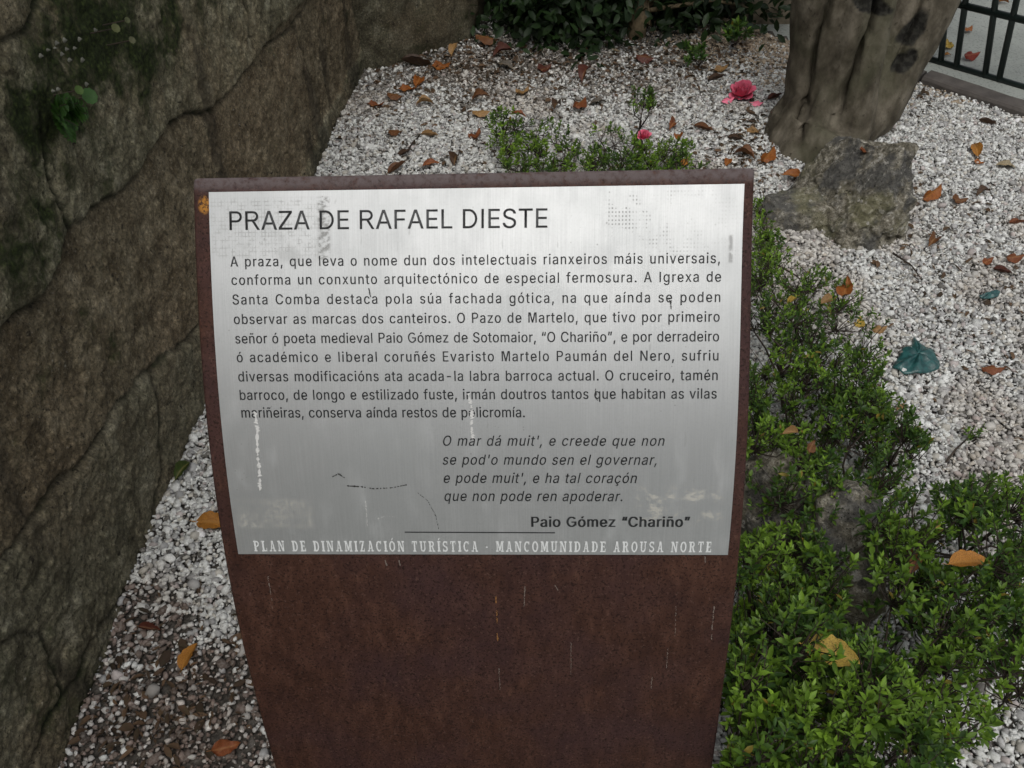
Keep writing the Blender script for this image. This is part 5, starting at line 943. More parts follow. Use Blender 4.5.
def bush(label, c, rad, zlo, zhi, n, nb, trunk_pts, trunk_mat, ll=.055, seed=1, group=None, young=.12):
    r_ = np.random.default_rng(seed); root = empty('evergreen_bush', (c[0], c[1], 0), label, 'bush', group)
    cl = []
    for _ in range(nb):
        a = r_.uniform(0, 2 * math.pi); q = math.sqrt(r_.random()); cl.append((c[0] + math.cos(a) * q * rad[0], c[1] + math.sin(a) * q * rad[1], zlo + (zhi - zlo) * r_.random() ** 1.6))
    cl = np.array(cl); st = Geo(); tp = np.array(trunk_pts, float); st.tube(tp, np.linspace(.045, .022, len(tp)), 9)
    for q in cl:
        s = tp[r_.integers(1, len(tp))]; m = s * .5 + q * .5 + r_.normal(0, .05, 3); m[2] = max(m[2], .05); st.tube([s, m, q], [.012, .008, .004], 5)
    child('trunk', st.mesh('trunk', True), M[trunk_mat], root)
    i = r_.integers(0, nb, n); pos = cl[i] + r_.normal(0, .11, (n, 3)); pos[:, 2] = np.maximum(pos[:, 2], .035)
    if 'pale trunk' in label: pos = pos[~((pos[:, 0] > .44) & (pos[:, 0] < .64) & (pos[:, 1] < 3.98) & (pos[:, 2] < .24))]; n = len(pos)
    dr = unit(n) + np.array([0, -.2, -.15]); nm = unit(n) * .6 + np.array([0, -.3, .8]); ln = ll * r_.uniform(.7, 1.25, n)
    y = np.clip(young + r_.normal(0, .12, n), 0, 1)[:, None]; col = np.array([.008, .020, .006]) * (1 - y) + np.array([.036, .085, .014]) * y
    V, F = leaf_block(pos, dr, nm, ln, ln * .45, .18, .15)
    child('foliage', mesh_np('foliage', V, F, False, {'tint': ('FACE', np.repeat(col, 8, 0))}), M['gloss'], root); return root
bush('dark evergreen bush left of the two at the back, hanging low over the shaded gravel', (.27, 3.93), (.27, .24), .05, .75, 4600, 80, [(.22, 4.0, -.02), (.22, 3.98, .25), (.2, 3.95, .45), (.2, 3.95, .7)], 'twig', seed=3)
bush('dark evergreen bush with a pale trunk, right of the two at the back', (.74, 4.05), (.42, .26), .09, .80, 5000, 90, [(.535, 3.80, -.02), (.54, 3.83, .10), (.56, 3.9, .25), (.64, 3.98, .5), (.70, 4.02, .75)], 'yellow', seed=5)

# ---------------------------------------------------------------- camellia tree
tb = at_z(820, 150, 0); tb = np.array([1.085, 2.93, 0])
def stem_path(px, zs):
    """path along which a stem rises, given where it stands at each height"""
    return [np.array(p, float) for p in px]
tree = empty('camellia_tree', (tb[0], tb[1], 0), 'old camellia tree with a fluted leaning grey trunk growing from the gravel beside the boulder', 'tree')
g_ = Geo()
def lift(x, y, Y):
    r = ray(x, y); t = (Y - 0) / r[1]; return C0 + t * r
A0, A1 = lift(812, 120, 2.96), lift(826, 0, 2.98)
B0, B1 = lift(842, 120, 2.90), lift(868, 0, 2.92)
D0, D1 = lift(868, 100, 2.98), lift(920, 0, 3.05)
def up(p, q, k): return q + (q - p) * k
g_.tube([tb + np.array([-.052, .0, -.06]), tb + np.array([-.048, 0, .03]), A0, A1, up(A0, A1, 1.0), up(A0, A1, 2.2) + np.array([-.25, .1, .2])], [.14, .122, .108, .105, .09, .06], 20)
g_.tube([tb + np.array([-.01, -.10, -.06]), tb + np.array([-.005, -.075, .03]), B0, B1, up(B0, B1, 1.1), up(B0, B1, 2.4) + np.array([0, -.3, .3])], [.165, .14, .112, .095, .08, .055], 20)
g_.tube([tb + np.array([.07, .02, -.06]), tb + np.array([.07, .01, .03]), D0, D1, up(D0, D1, 1.0), up(D0, D1, 2.2) + np.array([.2, 0, .3])], [.165, .14, .125, .118, .10, .06], 20)
for a in (200, 255, 300, 340, 20, 90, 140):
    d = np.array([math.cos(R(a)), math.sin(R(a)), 0]); g_.tube([tb + d * .03 + np.array([0, 0, .22]), tb + d * .115 + np.array([0, 0, .06]), tb + d * .14 + np.array([0, 0, .02]), tb + d * .17 - np.array([0, 0, .04])], [.05, .05, .045, .03], 10)
tr_me = g_.mesh('trunk'); to = link('trunk', tr_me, M['bark'])
rm = to.modifiers.new('r', 'REMESH'); rm.mode = 'VOXEL'; rm.voxel_size = .0065
smo = to.modifiers.new('s', 'SMOOTH'); smo.iterations = 4; smo.factor = .5
me = evaluated(to); n = len(me.vertices); co = np.zeros(n * 3, np.float32); me.vertices.foreach_get('co', co); co = co.reshape(-1, 3).astype(float)
nr_ = np.zeros(n * 3, np.float32); me.vertices.foreach_get('normal', nr_); nr_ = nr_.reshape(-1, 3)
Q = co * np.array([1, 1, .4]); dsp = .010 * fbm(Q, 9, 3, 4) + .0022 * fbm(Q, 36, 4, 14, .6)
pr = project(co); front_ = (nr_ @ FWD) < .35
knot = np.zeros(n)
for crease, depth_ in [([(886, -30), (876, 20), (862, 52), (844, 90), (836, 125)], .052), ([(836, -30), (830, 7), (812, 55), (800, 110), (796, 150)], .036), ([(925, -20), (905, 45), (884, 100)], .020)]:
    cx2 = np.interp(pr[:, 1], [q[1] for q in crease], [q[0] for q in crease]); dd = np.abs(pr[:, 0] - cx2 + 3 * fbm(co, 14, 2, 33)); fade = smooth(crease[-1][1] + 5, crease[-2][1], pr[:, 1])
    dsp -= np.where(front_, depth_ * (np.exp(-(dd / 3.2) ** 2) + .55 * np.exp(-(dd / 10.) ** 2)) * fade, 0)
for (px, py, rx, ry, rot) in [(914, 30, 21, 11, -.9), (904, 63, 15, 10, -.75), (871, 6, 22, 11, .1)]:
    dx, dy = pr[:, 0] - px, pr[:, 1] - py; c_, s_ = math.cos(rot), math.sin(rot); e = ((dx * c_ + dy * s_) / rx) ** 2 + ((-dx * s_ + dy * c_) / ry) ** 2
    e = np.sqrt(e) + .30 * fbm(co, 20, 4, 8); knot = np.maximum(knot, smooth(1.08, .88, e) * front_)
    dsp += np.where(front_, .002 * np.exp(-((e - 1.1) / .22) ** 2) - .004 * smooth(1.0, .6, e), 0)
co += nr_ * dsp[:, None]; me.vertices.foreach_set('co', co.astype(np.float32).ravel())
at = me.attributes.new('knot', 'FLOAT', 'POINT'); at.data.foreach_set('value', knot.astype(np.float32))
me.polygons.foreach_set('use_smooth', np.ones(len(me.polygons), bool)); me.update()
to.parent = tree; me.transform(Matrix.Translation(-tree.location))
def shade_crown(c, rad, n, nb, seed):
    r_ = np.random.default_rng(seed); cl = unit(nb) * (r_.random((nb, 1)) ** .4) * np.array(rad) + np.array(c)
    i = r_.integers(0, nb, n); pos = cl[i] + r_.normal(0, .17, (n, 3)); dr = unit(n) + np.array([0, 0, -.3]); nm = unit(n) * .6 + np.array([0, 0, .8]); ln = .085 * r_.uniform(.7, 1.2, n)
    y = np.clip(.25 + r_.normal(0, .15, n), 0, 1)[:, None]; col = np.array([.016, .040, .013]) * (1 - y) + np.array([.06, .13, .03]) * y
    V, F = leaf_block(pos, dr, nm, ln, ln * .48, .18, .12); return V, F, np.repeat(col, 8, 0), cl
V, F, c_, cl = shade_crown((1.0, 3.95, 2.45), (1.7, .95, .6), 6500, 120, 4)  # foliage out of view, set low and wide to shade the back
child('shade_crown', mesh_np('shade_crown', V, F, False, {'tint': ('FACE', c_)}), M['gloss'], tree)
lb = Geo(); tops = [up(A0, A1, 2.2) + np.array([-.25, .1, .2]), up(B0, B1, 2.4) + np.array([0, -.3, .3]), up(D0, D1, 2.2) + np.array([.2, 0, .3])]
for q in cl[::2]:
    s = min(tops, key=lambda t: np.linalg.norm(t - q)); lb.tube([s, s * .5 + q * .5 + rng.normal(0, .06, 3), q], [.03, .018, .008], 6)
child('limbs', lb.mesh('limbs', True), M['bark'], tree)

# ---------------------------------------------------------------- boulders
def boulder(name, label, c, rad, planes, mat, seed, sub=6, rough=.028, sq=1.0):
    bm = bmesh.new(); bmesh.ops.create_icosphere(bm, subdivisions=sub, radius=1.0); me = bpy.data.meshes.new(name); bm.to_mesh(me); bm.free()
    n = len(me.vertices); co = np.zeros(n * 3, np.float32); me.vertices.foreach_get('co', co); co = co.reshape(-1, 3).astype(float)
    for nx, ny, nz, d in planes:
        nn = np.array([nx, ny, nz], float); nn /= np.linalg.norm(nn); s = co @ nn; over = np.maximum(s - d, 0); co -= nn[None] * over[:, None] * .93
    co *= np.array(rad); P = co + seed * 3.7
    nn = co / (np.linalg.norm(co, axis=1)[:, None] + 1e-9)
    co += nn * (rough * .8 * fbm(P, 7, 4, seed, .6) + rough * .32 * fbm(P, 40, 4, seed + 3, .6) - rough * .55 * smooth(.15, .6, fbm(P, 15, 3, seed + 9)) + rough * .4 * (1 - np.abs(fbm(P, 11, 3, seed + 5))))[:, None]
    me.vertices.foreach_set('co', co.astype(np.float32).ravel()); me.polygons.foreach_set('use_smooth', np.ones(len(me.polygons), bool)); me.update()
    o = link(name, me, M[mat], loc=c); tag(o, label, 'rock'); return o
boulder('boulder', 'grey lichened boulder leaning against the foot of the tree trunk', (1.045, 2.36, .065), (.215, .21, .235), [(-.80, -.25, .58, .22), (.9, -.1, .1, .74), (-.15, -.85, .5, .52), (.1, .4, .9, .78), (-.9, .2, .1, .8), (.55, -.75, .35, .62)], 'rock', 4, 7, .022)
boulder('flat_rock', 'flat greenish stone slab lying low at the left side of the grey boulder', (.90, 2.36, .03), (.145, .085, .075), [(-.2, -.2, 1, .42), (.1, -1, .2, .6), (-.9, -.2, .3, .7)], 'rock', 7, 5, .014)
boulder('boulder', 'grey stone half hidden under the middle of the near shrub', tuple(at_z(842, 552, .12)), (.095, .11, .15), [(-.3, -.5, .8, .6), (.8, -.3, .4, .6), (-.9, -.1, .2, .7)], 'rock', 9, 5, .02)
boulder('boulder', 'grey stone showing right beside the lower corner of the sign plate under the shrub', tuple(at_z(768, 512, .07)), (.085, .09, .14), [(.3, -.5, .8, .6), (-.8, -.3, .4, .6)], 'rock', 12, 5, .016)
boulder('edging_stone', 'tan edging stone behind the tree trunk at the back of the bed', (1.16, 4.10, .10), (.26, .10, .20), [(0, 0, 1, .55), (0, -1, .1, .55), (1, 0, 0, .8), (-1, 0, 0, .8)], 'tan', 15, 5, .012)

# ---------------------------------------------------------------- iron fence on the pavement
f0 = at_z(956, 69, -.03)[:2]; f1 = at_z(1018, 87, -.03)[:2]; fd = (f1 - f0) / np.linalg.norm(f1 - f0)
def on_fence(x, y):
    r = ray(x, y); nrm = np.array([-fd[1], fd[0], 0]); t = ((np.array([*f0, 0]) - C0) @ nrm) / (r @ nrm); return C0 + t * r
fence = empty('iron_fence', (f0[0], f0[1], -.03), 'dark iron railing of round bars standing on the paving behind the kerb', 'fence')
bl, br_ = on_fence(919, 55.5), on_fence(1024, 87); tl, trr = on_fence(951, 2.5), on_fence(1024, 20)
db = br_ - bl; dt = trr - tl
def rail(a, b, r=.0125):
    q = Geo(); q.tube([a, b], r, 12); child('rail', q.mesh('rail', True), M['iron'], fence)
rail(bl, bl + db * 4.2, .0125); rail(tl, tl + dt * 5.6, .014)
q = Geo(); e1 = on_fence(941, 60); pts = [e1, e1 * .3 + tl * .7 + np.array([-.012, 0, 0]), tl + (e1 - tl) * .10 + np.array([-.006, 0, 0]), tl + dt * .02]; q.tube(pts, .0125, 12); child('end_bar', q.mesh('end_bar', True), M['iron'], fence)
step_ = None
bars = [((956, 69), (965, 5)), ((984, 83), (995, 5)), ((998.5, 82), (1016, 3))]
for k, (a, b) in enumerate(bars):
    A = on_fence(*a); B = on_fence(*b); A = A + (B - A) * ((-.03 - A[2]) / (B[2] - A[2])) if k < 2 else A
    top = A + (B - A) * (.92 - A[2]) / (B[2] - A[2]); q = Geo(); q.tube([A, top], .0125, 12); child('bar', q.mesh('bar', True), M['iron'], fence)
for k in range(1, 6):
    o3 = np.array([fd[0], fd[1], 0]) * .16 * k; A = on_fence(998.5, 82) + o3; B = on_fence(1016, 3) + o3; top = A + (B - A) * (.92 - A[2]) / (B[2] - A[2]); A = A + (B - A) * ((-.03 - A[2]) / (B[2] - A[2]))
    q = Geo(); q.tube([A, top], .0125, 12); child('bar', q.mesh('bar', True), M['iron'], fence)
A = on_fence(965, 5); B = on_fence(956, 69); hA = B + (A - B) * (.92 - B[2]) / (A[2] - B[2]); rail(hA - np.array([fd[0], fd[1], 0]) * .05, hA + np.array([fd[0], fd[1], 0]) * 1.9, .014)
# ---------------------------------------------------------------- fallen leaves
def leaf_mesh(seed, wide, bend, cup, wave, petiole=True):
    r_ = np.random.default_rng(seed); nt_, na = 15, 9; t = np.linspace(0, 1, nt_); a = np.linspace(-1, 1, na)
    Tg, Ag = np.meshgrid(t, a, indexing='ij')
    wd = wide * np.sin(np.pi * np.clip(Tg, 0, 1) ** .85) ** .8 * (1 - .25 * Tg) + .004
    serr = 1 + .06 * np.sin(Tg * 60) * (np.abs(Ag) > .95)
    x = Tg - .5; y = Ag * wd * .5 * serr
    P = np.stack([x.ravel(), y.ravel(), 0 * x.ravel()], 1) + seed * 5
    z = cup * (np.abs(Ag) ** 1.3) * wd - bend * (2 * Tg - 1) ** 2 * .25 + wave * fbm(P, 4.5, 2, seed).reshape(x.shape) * (.3 + np.abs(Ag))
    z += .06 * wave * np.sin(Tg * 25) * np.abs(Ag)
    V = np.stack([x.ravel(), y.ravel(), z.ravel()], 1); idx = np.arange(nt_ * na).reshape(nt_, na)
    F = np.stack([idx[:-1, :-1].ravel(), idx[1:, :-1].ravel(), idx[1:, 1:].ravel(), idx[:-1, 1:].ravel()], 1)
    vein = np.exp(-(Ag / .09) ** 2) + .55 * np.exp(-(np.sin(Tg * 26 - np.abs(Ag) * 4.5) / .32) ** 2) * (np.abs(Ag) < .9) * .6; vein = np.clip(vein.ravel(), 0, 1)
    if petiole:
        p = idx[0, na // 2]; b = V[p]; n0 = len(V); V = np.concatenate([V, [b + (-.16, .008, .05), b + (-.16, -.008, .05), b + (0, .012, .004), b + (0, -.012, .004)]]); F = np.concatenate([F, [[n0, n0 + 1, n0 + 3, n0 + 2]]]); vein = np.concatenate([vein, [1] * 4])
    return mesh_np('fallen_leaf', V, F, True, {'vein': ('POINT', vein)})
LV = [leaf_mesh(1, .54, .45, .32, .08), leaf_mesh(2, .60, -.55, .22, .10), leaf_mesh(3, .48, .8, .6, .11), leaf_mesh(4, .64, .25, -.35, .09), leaf_mesh(5, .40, -.35, .75, .09), leaf_mesh(6, .56, .30, .22, .025)]
for q in LV: q.materials.append(M['dead'])
LC = dict(orange=(.29, .090, .016), amber=(.40, .17, .028), yellow=(.52, .36, .07), tan=(.34, .20, .08), pale=(.36, .30, .19), brown=(.15, .062, .024), dark=(.060, .034, .020),
          rust=(.22, .065, .022), red=(.30, .035, .022), maroon=(.10, .028, .02), grey=(.13, .12, .10), green=(.04, .075, .015))
LEAVES = [  # x, y, length in the photo, colour, yaw, height, tilt, shape, label
 (441, 65, 19, 'orange', 20, 0, 14, 1, 'orange fallen leaf on the shaded gravel below the left back bush'),
 (454, 50, 15, 'tan', 70, 0, 10, 0, 'tan yellow fallen leaf close to the foot of the dark back wall'),
 (488, 44, 24, 'brown', 0, 0, 8, 3, 'brown fallen leaf farthest back, right under the left back bush'),
 (503, 57, 22, 'maroon', 15, 0, 10, 2, 'dark red brown curled leaf in the shade in front of the left back bush'),
 (505, 68, 21, 'grey', -30, 0, 6, 0, 'grey withered leaf lying in front of the dark red curled one'),
 (417, 62, 32, 'dark', 5, 0, 6, 4, 'long dark brown leaf left of the orange one at the back'),
 (544, 70, 18, 'maroon', 40, 0, 12, 1, 'dark red leaf on the gravel below the gap between the back bushes'),
 (585, 79, 19, 'maroon', 60, 0, 12, 2, 'dark red brown leaf on the gravel below the right back bush'),
 (599, 103, 20, 'grey', 10, 0, 5, 0, 'grey leaf lying left of the raised shrub sprout'),
 (645, 64, 19, 'maroon', -20, 0, 10, 3, 'dark brown leaf at the foot of the pale trunk of the back bush'),
 (419, 80, 17, 'orange', 80, 0, 15, 0, 'small orange leaf, upper one of the touching pair near the wall'),
 (409, 89, 21, 'orange', 10, 0, 12, 1, 'orange brown leaf, lower one of the touching pair near the wall'),
 (396, 99, 18, 'brown', -20, 0, 12, 3, 'brown leaf between the touching orange pair and the leaf nearest the wall'),
 (376, 106, 17, 'rust', 15, 0, 10, 1, 'rusty brown leaf nearest to the foot of the granite wall'),
 (425, 105, 18, 'tan', 10, 0, 12, 2, 'tan curled leaf right of the brown leaf, four leaves out from the wall'),
 (480, 101, 19, 'brown', 0, 0, 12, 2, 'brown leaf just above the pale brown cupped leaf, left of the small shrub'),
 (482, 115, 20, 'tan', -10, 0, 14, 3, 'pale brown cupped leaf left of the top of the small bright shrub'),
 (519, 112, 17, 'rust', -15, .10, 8, 0, 'reddish brown leaf caught on top of the small bright shrub'),
 (523, 92, 16, 'tan', 50, 0, 12, 1, 'tan leaf on the gravel above the small bright shrub'),
 (557, 108, 15, 'dark', 70, 0, 14, 2, 'dark brown leaf between the small bright shrub and the reddish square leaf'),
 (580, 107, 18, 'rust', 60, 0, 12, 3, 'broad reddish brown leaf above the gap between the two small shrubs'),
 (396, 136, 17, 'brown', -30, 0, 12, 3, 'dark brown leaf alone on white gravel near the wall above the sign'),
 (430, 136, 18, 'tan', -10, 0, 10, 4, 'broken tan leaf on white gravel left of the small red brown triangle'),
 (476, 136, 16, 'rust', 60, 0, 16, 1, 'small red brown pointed leaf left of the small bright shrub'),
 (431, 164, 18, 'rust', 10, 0, 12, 0, 'red brown leaf just above the top edge of the sign'),
 (398, 169, 22, 'brown', 30, 0, 8, 4, 'narrow brown leaf touching the top edge of the sign at its left'),
 (456, 161, 17, 'dark', 80, 0, 12, 2, 'dark shrivelled leaf above the sign edge beside the small bright shrub'),
 (405, 154, 16, 'dark', 30, 0, 10, 4, 'small blackish leaf with a twig on white gravel above the sign'),
 (721, 72, 15, 'tan', 20, 0, 10, 1, 'tan leaf on brown gravel left of the big pink flower'),
 (717, 80, 19, 'dark', 10, 0, 6, 4, 'dark thin leaf just below the tan leaf on the brown gravel'),
 (674, 124, 16, 'rust', 60, 0, 12, 2, 'red brown leaf above the little pink flower shrub, right of the flower'),
 (679, 134, 14, 'orange', 80, .08, 12, 0, 'orange brown leaf on the right end of the wider small shrub'),
 (704, 126, 20, 'brown', -25, 0, 10, 4, 'narrow brown leaf on the gravel right of the wider small shrub'),
 (684, 160, 13, 'amber', 60, .06, 20, 1, 'amber leaf just above the right part of the sign top edge'),
 (728, 160, 12, 'orange', 70, 0, 12, 0, 'little orange leaf above the right corner of the sign'),
 (745, 154, 22, 'brown', -30, 0, 12, 2, 'dark brown curled leaf left of the trunk foot, beside the orange leaf'),
 (754, 131, 15, 'tan', -35, 0, 10, 1, 'tan leaf in the shade close to the left side of the trunk'),
 (768, 156, 20, 'orange', 50, 0, 16, 3, 'bright orange brown leaf resting at the left foot of the trunk'),
 (736, 137, 17, 'dark', -20, 0, 10, 4, 'blackish leaf on the gravel between the big pink flower and the sign corner'),
 (775, 98, 17, 'maroon', 20, 0, 8, 4, 'dark leaf between the big pink flower and the trunk'),
 (795, 177, 25, 'orange', -5, 0, 12, 0, 'orange brown leaf lying between the trunk foot and the flat rock'),
 (866, 149, 15, 'rust', 10, .21, 8, 1, 'red brown leaf lying on top of the grey boulder'),
 (931, 195, 24, 'orange', 25, 0, 16, 3, 'large orange leaf on white gravel right of the boulder'),
 (959, 199, 19, 'brown', 10, 0, 12, 1, 'brown pink leaf right of the large orange leaf'),
 (975, 151, 17, 'amber', 80, 0, 14, 0, 'pale amber leaf on gravel below the kerb'),
 (979, 162, 10, 'orange', -20, 0, 12, 1, 'tiny orange leaf touching the pale amber one'),
 (1006, 166, 19, 'pale', -20, 0, 6, 0, 'pale beige leaf flat on gravel near the right edge below the kerb'),
 (987, 124, 18, 'dark', -15, 0, 10, 4, 'blackish withered leaf on the gravel nearest to the kerb'),
 (983, 193, 17, 'dark', 20, 0, 10, 2, 'small dark leaf right of the brown pink leaf'),
 (1018, 221, 18, 'rust', 10, 0, 10, 4, 'narrow rust coloured leaf cut by the right edge of the view'),
 (934, 240, 19, 'brown', 50, 0, 10, 2, 'brown shrivelled leaf on gravel at the lower right of the boulder'),
 (988, 260, 14, 'rust', 30, 0, 14, 1, 'little rusty leaf above the small teal scrap'),
 (1015, 259, 18, 'rust', 10, 0, 12, 3, 'broad rusty leaf at the right edge above the small teal scrap'),
 (1003, 270, 19, 'maroon', -20, 0, 6, 4, 'thin dark red leaf below the broad rusty one at the right edge'),
 (993, 369, 22, 'rust', -12, 0, 12, 3, 'rusty brown leaf on gravel right of the large teal scrap'),
 (847, 286, 23, 'orange', 60, .20, 22, 1, 'bright orange leaf standing on the top of the low shrub beside the sign'),
 (830, 296, 20, 'tan', 30, .20, 14, 0, 'tan leaf beside the bright orange leaf on the low shrub'),
 (795, 297, 19, 'yellow', 35, .17, 8, 4, 'thin yellow leaf in the upper left of the low shrub'),
 (861, 321, 15, 'yellow', 70, .16, 18, 1, 'small yellow leaf on the right side of the low shrub'),
 (881, 326, 15, 'tan', 10, .10, 12, 3, 'tan brown leaf at the right rim of the low shrub near the large teal scrap'),
 (905, 405, 17, 'tan', 15, .12, 10, 0, 'tan leaf on the lower right part of the low shrub'),
 (793, 429, 19, 'tan', 10, .31, 14, 2, 'tan orange curled leaf lying on the middle of the low shrub'),
 (812, 444, 15, 'brown', 60, .28, 14, 1, 'small brown leaf just below the tan orange leaf in the low shrub'),
 (973, 558, 46, 'amber', 6, .37, 10, 5, 'big amber leaf lying on the upper right of the near shrub'),
 (834, 650, 60, 'yellow', -20, .395, 16, 5, 'big yellow leaf with pale stalk stuck among the near shrub twigs'),
 (911, 556, 26, 'brown', 80, .30, 20, 2, 'brown curled leaf hanging in the near shrub left of the big amber leaf'),
 (917, 700, 26, 'maroon', 60, .22, 14, 2, 'dark red dead leaf deep inside the near shrub'),
 (214, 524, 38, 'amber', -6, 0, 14, 5, 'amber leaf on white gravel tucked beside the left edge of the sign'),
 (189, 656, 25, 'amber', 80, 0, 18, 5, 'amber leaf on the dirty brown gravel between wall and sign'),
 (150, 628, 24, 'maroon', -10, 0, 8, 4, 'dark red leaf where the white gravel turns brown beside the wall'),
 (225, 747, 28, 'rust', 20, 0, 14, 1, 'rusty red leaf on the dirty gravel near the bottom left of the sign'),
 (184, 472, 20, 'green', 70, 0, 16, 2, 'small green leaf on the gravel close to the wall'),
 (949, 44, 13, 'yellow', 80, -.028, 14, 1, 'yellow leaf on the paving between the first two fence bars'),
 (948, 53, 9, 'amber', 10, -.028, 10, 0, 'tiny amber leaf just below the yellow one behind the fence'),
 (968, 29, 13, 'orange', 40, -.028, 14, 3, 'orange leaf on the paving touching the second fence bar'),
 (972, 57, 17, 'red', 20, -.028, 20, 3, 'bright red leaf on the paving between the middle fence bars'),
 (1003, 1, 15, 'orange', 10, -.028, 10, 0, 'orange leaf on the paving at the very top behind the fence'),
]
used = {}
for i, (x, y, L, ck, yaw, h, tilt, kind, label) in enumerate(LEAVES):
    me = LV[kind]; P = at_z(x, y, h + .012); depth = (P - C0) @ FWD; size = L * depth / FPX / (.82 + .18 * abs(math.cos(R(yaw)))) * (1.12 if abs(math.sin(R(yaw))) > .7 else 1.0)
    r_ = np.random.default_rng(100 + i)
    rot = Matrix.Rotation(R(yaw), 3, 'Z') @ Matrix.Rotation(R(tilt * r_.choice([-1, 1])), 3, 'X') @ Matrix.Rotation(R(r_.normal(0, 8)), 3, 'Y')
    co = np.array([v.co[:] for v in me.vertices]) @ np.array(rot).T * size
    z0 = (float(gz(P[0], P[1])[0]) + .006 if h == 0 else h + (0.001 if h < 0 else 0.0))
    o = bpy.data.objects.new('fallen_leaf', me); COL.objects.link(o)
    o.location = (P[0], P[1], z0 - co[:, 2].min() * (1.0 if h <= 0 else .5)); o.rotation_euler = rot.to_euler(); o.scale = (size,) * 3
    c = np.array(LC[ck]) * r_.uniform(.85, 1.15); o.color = (*c, 1)
    tag(o, label, 'leaf', 'fallen leaves scattered over the bed')

# ---------------------------------------------------------------- camellia flowers
def flower(x, y, wpx, label, h=0.0, seed=1, squash=.55):
    r_ = np.random.default_rng(seed); V, F = [], []
    P = at_z(x, y, h + .02); rad = wpx * ((P - C0) @ FWD) / FPX / 2
    def petal(yaw, tilt, ln, wd):
        n = 7; t = np.linspace(0, 1, n); a = np.linspace(-1, 1, 5); T, A = np.meshgrid(t, a, indexing='ij')
        w = wd * np.sin(np.pi * np.clip(T * .82 + .06, 0, 1)) ** .7; xx = T * ln; yy = A * w * .5; zz = .35 * ln * T ** 2 * .6 + .25 * w * A ** 2 + .03 * ln * np.sin(A * 5 + yaw * 3) * T
        p = np.stack([xx.ravel(), yy.ravel(), zz.ravel()], 1); m = np.array(Matrix.Rotation(yaw, 3, 'Z') @ Matrix.Rotation(-tilt, 3, 'Y')); p = p @ m.T
        k = sum(len(q) for q in V); V.append(p); idx = np.arange(n * 5).reshape(n, 5) + k; F.append(np.stack([idx[:-1, :-1].ravel(), idx[1:, :-1].ravel(), idx[1:, 1:].ravel(), idx[:-1, 1:].ravel()], 1))
    for ring, (np_, tilt, ln) in enumerate([(7, .35, .86), (8, .65, .9), (7, .9, .85), (6, 1.15, .75), (5, 1.35, .6)]):
        for j in range(np_): petal(2 * math.pi * (j + ring * .5) / np_ + r_.normal(0, .1), tilt + r_.normal(0, .1), ln * r_.uniform(.88, 1.08) * rad, .62 * rad * (1 - .08 * ring))
    v = np.concatenate(V); v = v @ np.array(Matrix.Rotation(R(20), 3, 'X') @ Matrix.Rotation(R(-12), 3, 'Y')).T
    loc = (P[0], P[1], (float(gz(P[0], P[1])[0]) + .004 - v[:, 2].min()) if h == 0 else h)
    o = link('camellia_flower', mesh_np('camellia_flower', v, np.concatenate(F), True), M['petal'], loc=loc); tag(o, label, 'flower', 'fallen pink camellia flowers'); return o
flower(742, 93, 36, 'large pink camellia flower fallen on the gravel left of the trunk', seed=2)
flower(645, 132, 18, 'small pink camellia flower sitting in the wider small shrub behind the sign', .13, 3)
def petal_thing(x, y, L, yaw, label):
    P = at_z(x, y, .012); o = bpy.data.objects.new('flower_petal', LV[3].copy()); o.data.materials.clear(); o.data.materials.append(M['petal']); COL.objects.link(o)
    s = L * ((P - C0) @ FWD) / FPX; o.location = (P[0], P[1], .016); o.rotation_euler = (.15, -.1, R(yaw)); o.scale = (s, s, s * .8); tag(o, label, 'petal')
petal_thing(728, 100, 13, 15, 'loose pink petal left of the large pink camellia flower')
petal_thing(757, 103, 13, -25, 'loose pink petal right of the large pink camellia flower')

# ---------------------------------------------------------------- teal scraps
def scrap(x, y, outline, hgt, label, seed):
    P0 = at_z(x, y, .01); s = ((P0 - C0) @ FWD) / FPX
    pts = np.array([at_z(x + a, y + b, .012) for a, b in outline]); c = pts.mean(0); rings = 9; n = len(pts) * 6
    k = np.linspace(0, len(pts), n, endpoint=False); i0 = k.astype(int); f = (k - i0)[:, None]; ringp = pts[i0] * (1 - f) + pts[(i0 + 1) % len(pts)] * f
    V = []
    for r in range(rings):
        q = r / (rings - 1); p = c + (ringp - c) * (1 - q * .985); p = p.copy(); p[:, 2] = .008 + hgt * math.sin(q * math.pi / 2) ** .8 + hgt * .55 * np.sin(np.arange(n) / n * 2 * np.pi * 7 + seed) * (.25 + q) * (1 - q) * 1.6
        p += .10 * hgt * np.stack([fbm(p, 55, 2, seed), fbm(p, 55, 2, seed + 1), 5.0 * fbm(p, 30, 3, seed + 2) * (.3 + .7 * q)], 1); V.append(p)
    V = np.concatenate(V); idx = np.arange(rings * n).reshape(rings, n); nx = np.roll(idx, -1, 1)
    F = np.stack([idx[:-1].ravel(), nx[:-1].ravel(), nx[1:].ravel(), idx[1:].ravel()], 1)
    o = link('plastic_scrap', mesh_np('plastic_scrap', V, F, False), M['teal'], loc=(c[0], c[1], 0)); local(o.data, o.location)
    md = o.modifiers.new('s', 'SOLIDIFY'); md.thickness = .0012; evaluated(o); tag(o, label, 'scrap', 'teal scraps on the gravel')
scrap(917, 357, [(-24, 10), (-14, -9), (-5, -13), (-2, -22), (3, -14), (14, -10), (23, 3), (22, 11), (4, 16), (-12, 15)], .014, 'large crumpled teal scrap with a spike on white gravel right of the low shrub', 3)
scrap(990, 293, [(-11, 2), (-2, -1), (5, -4), (11, -3), (8, 3), (-6, 5)], .006, 'small thin teal scrap on the gravel below the rusty leaves', 9)

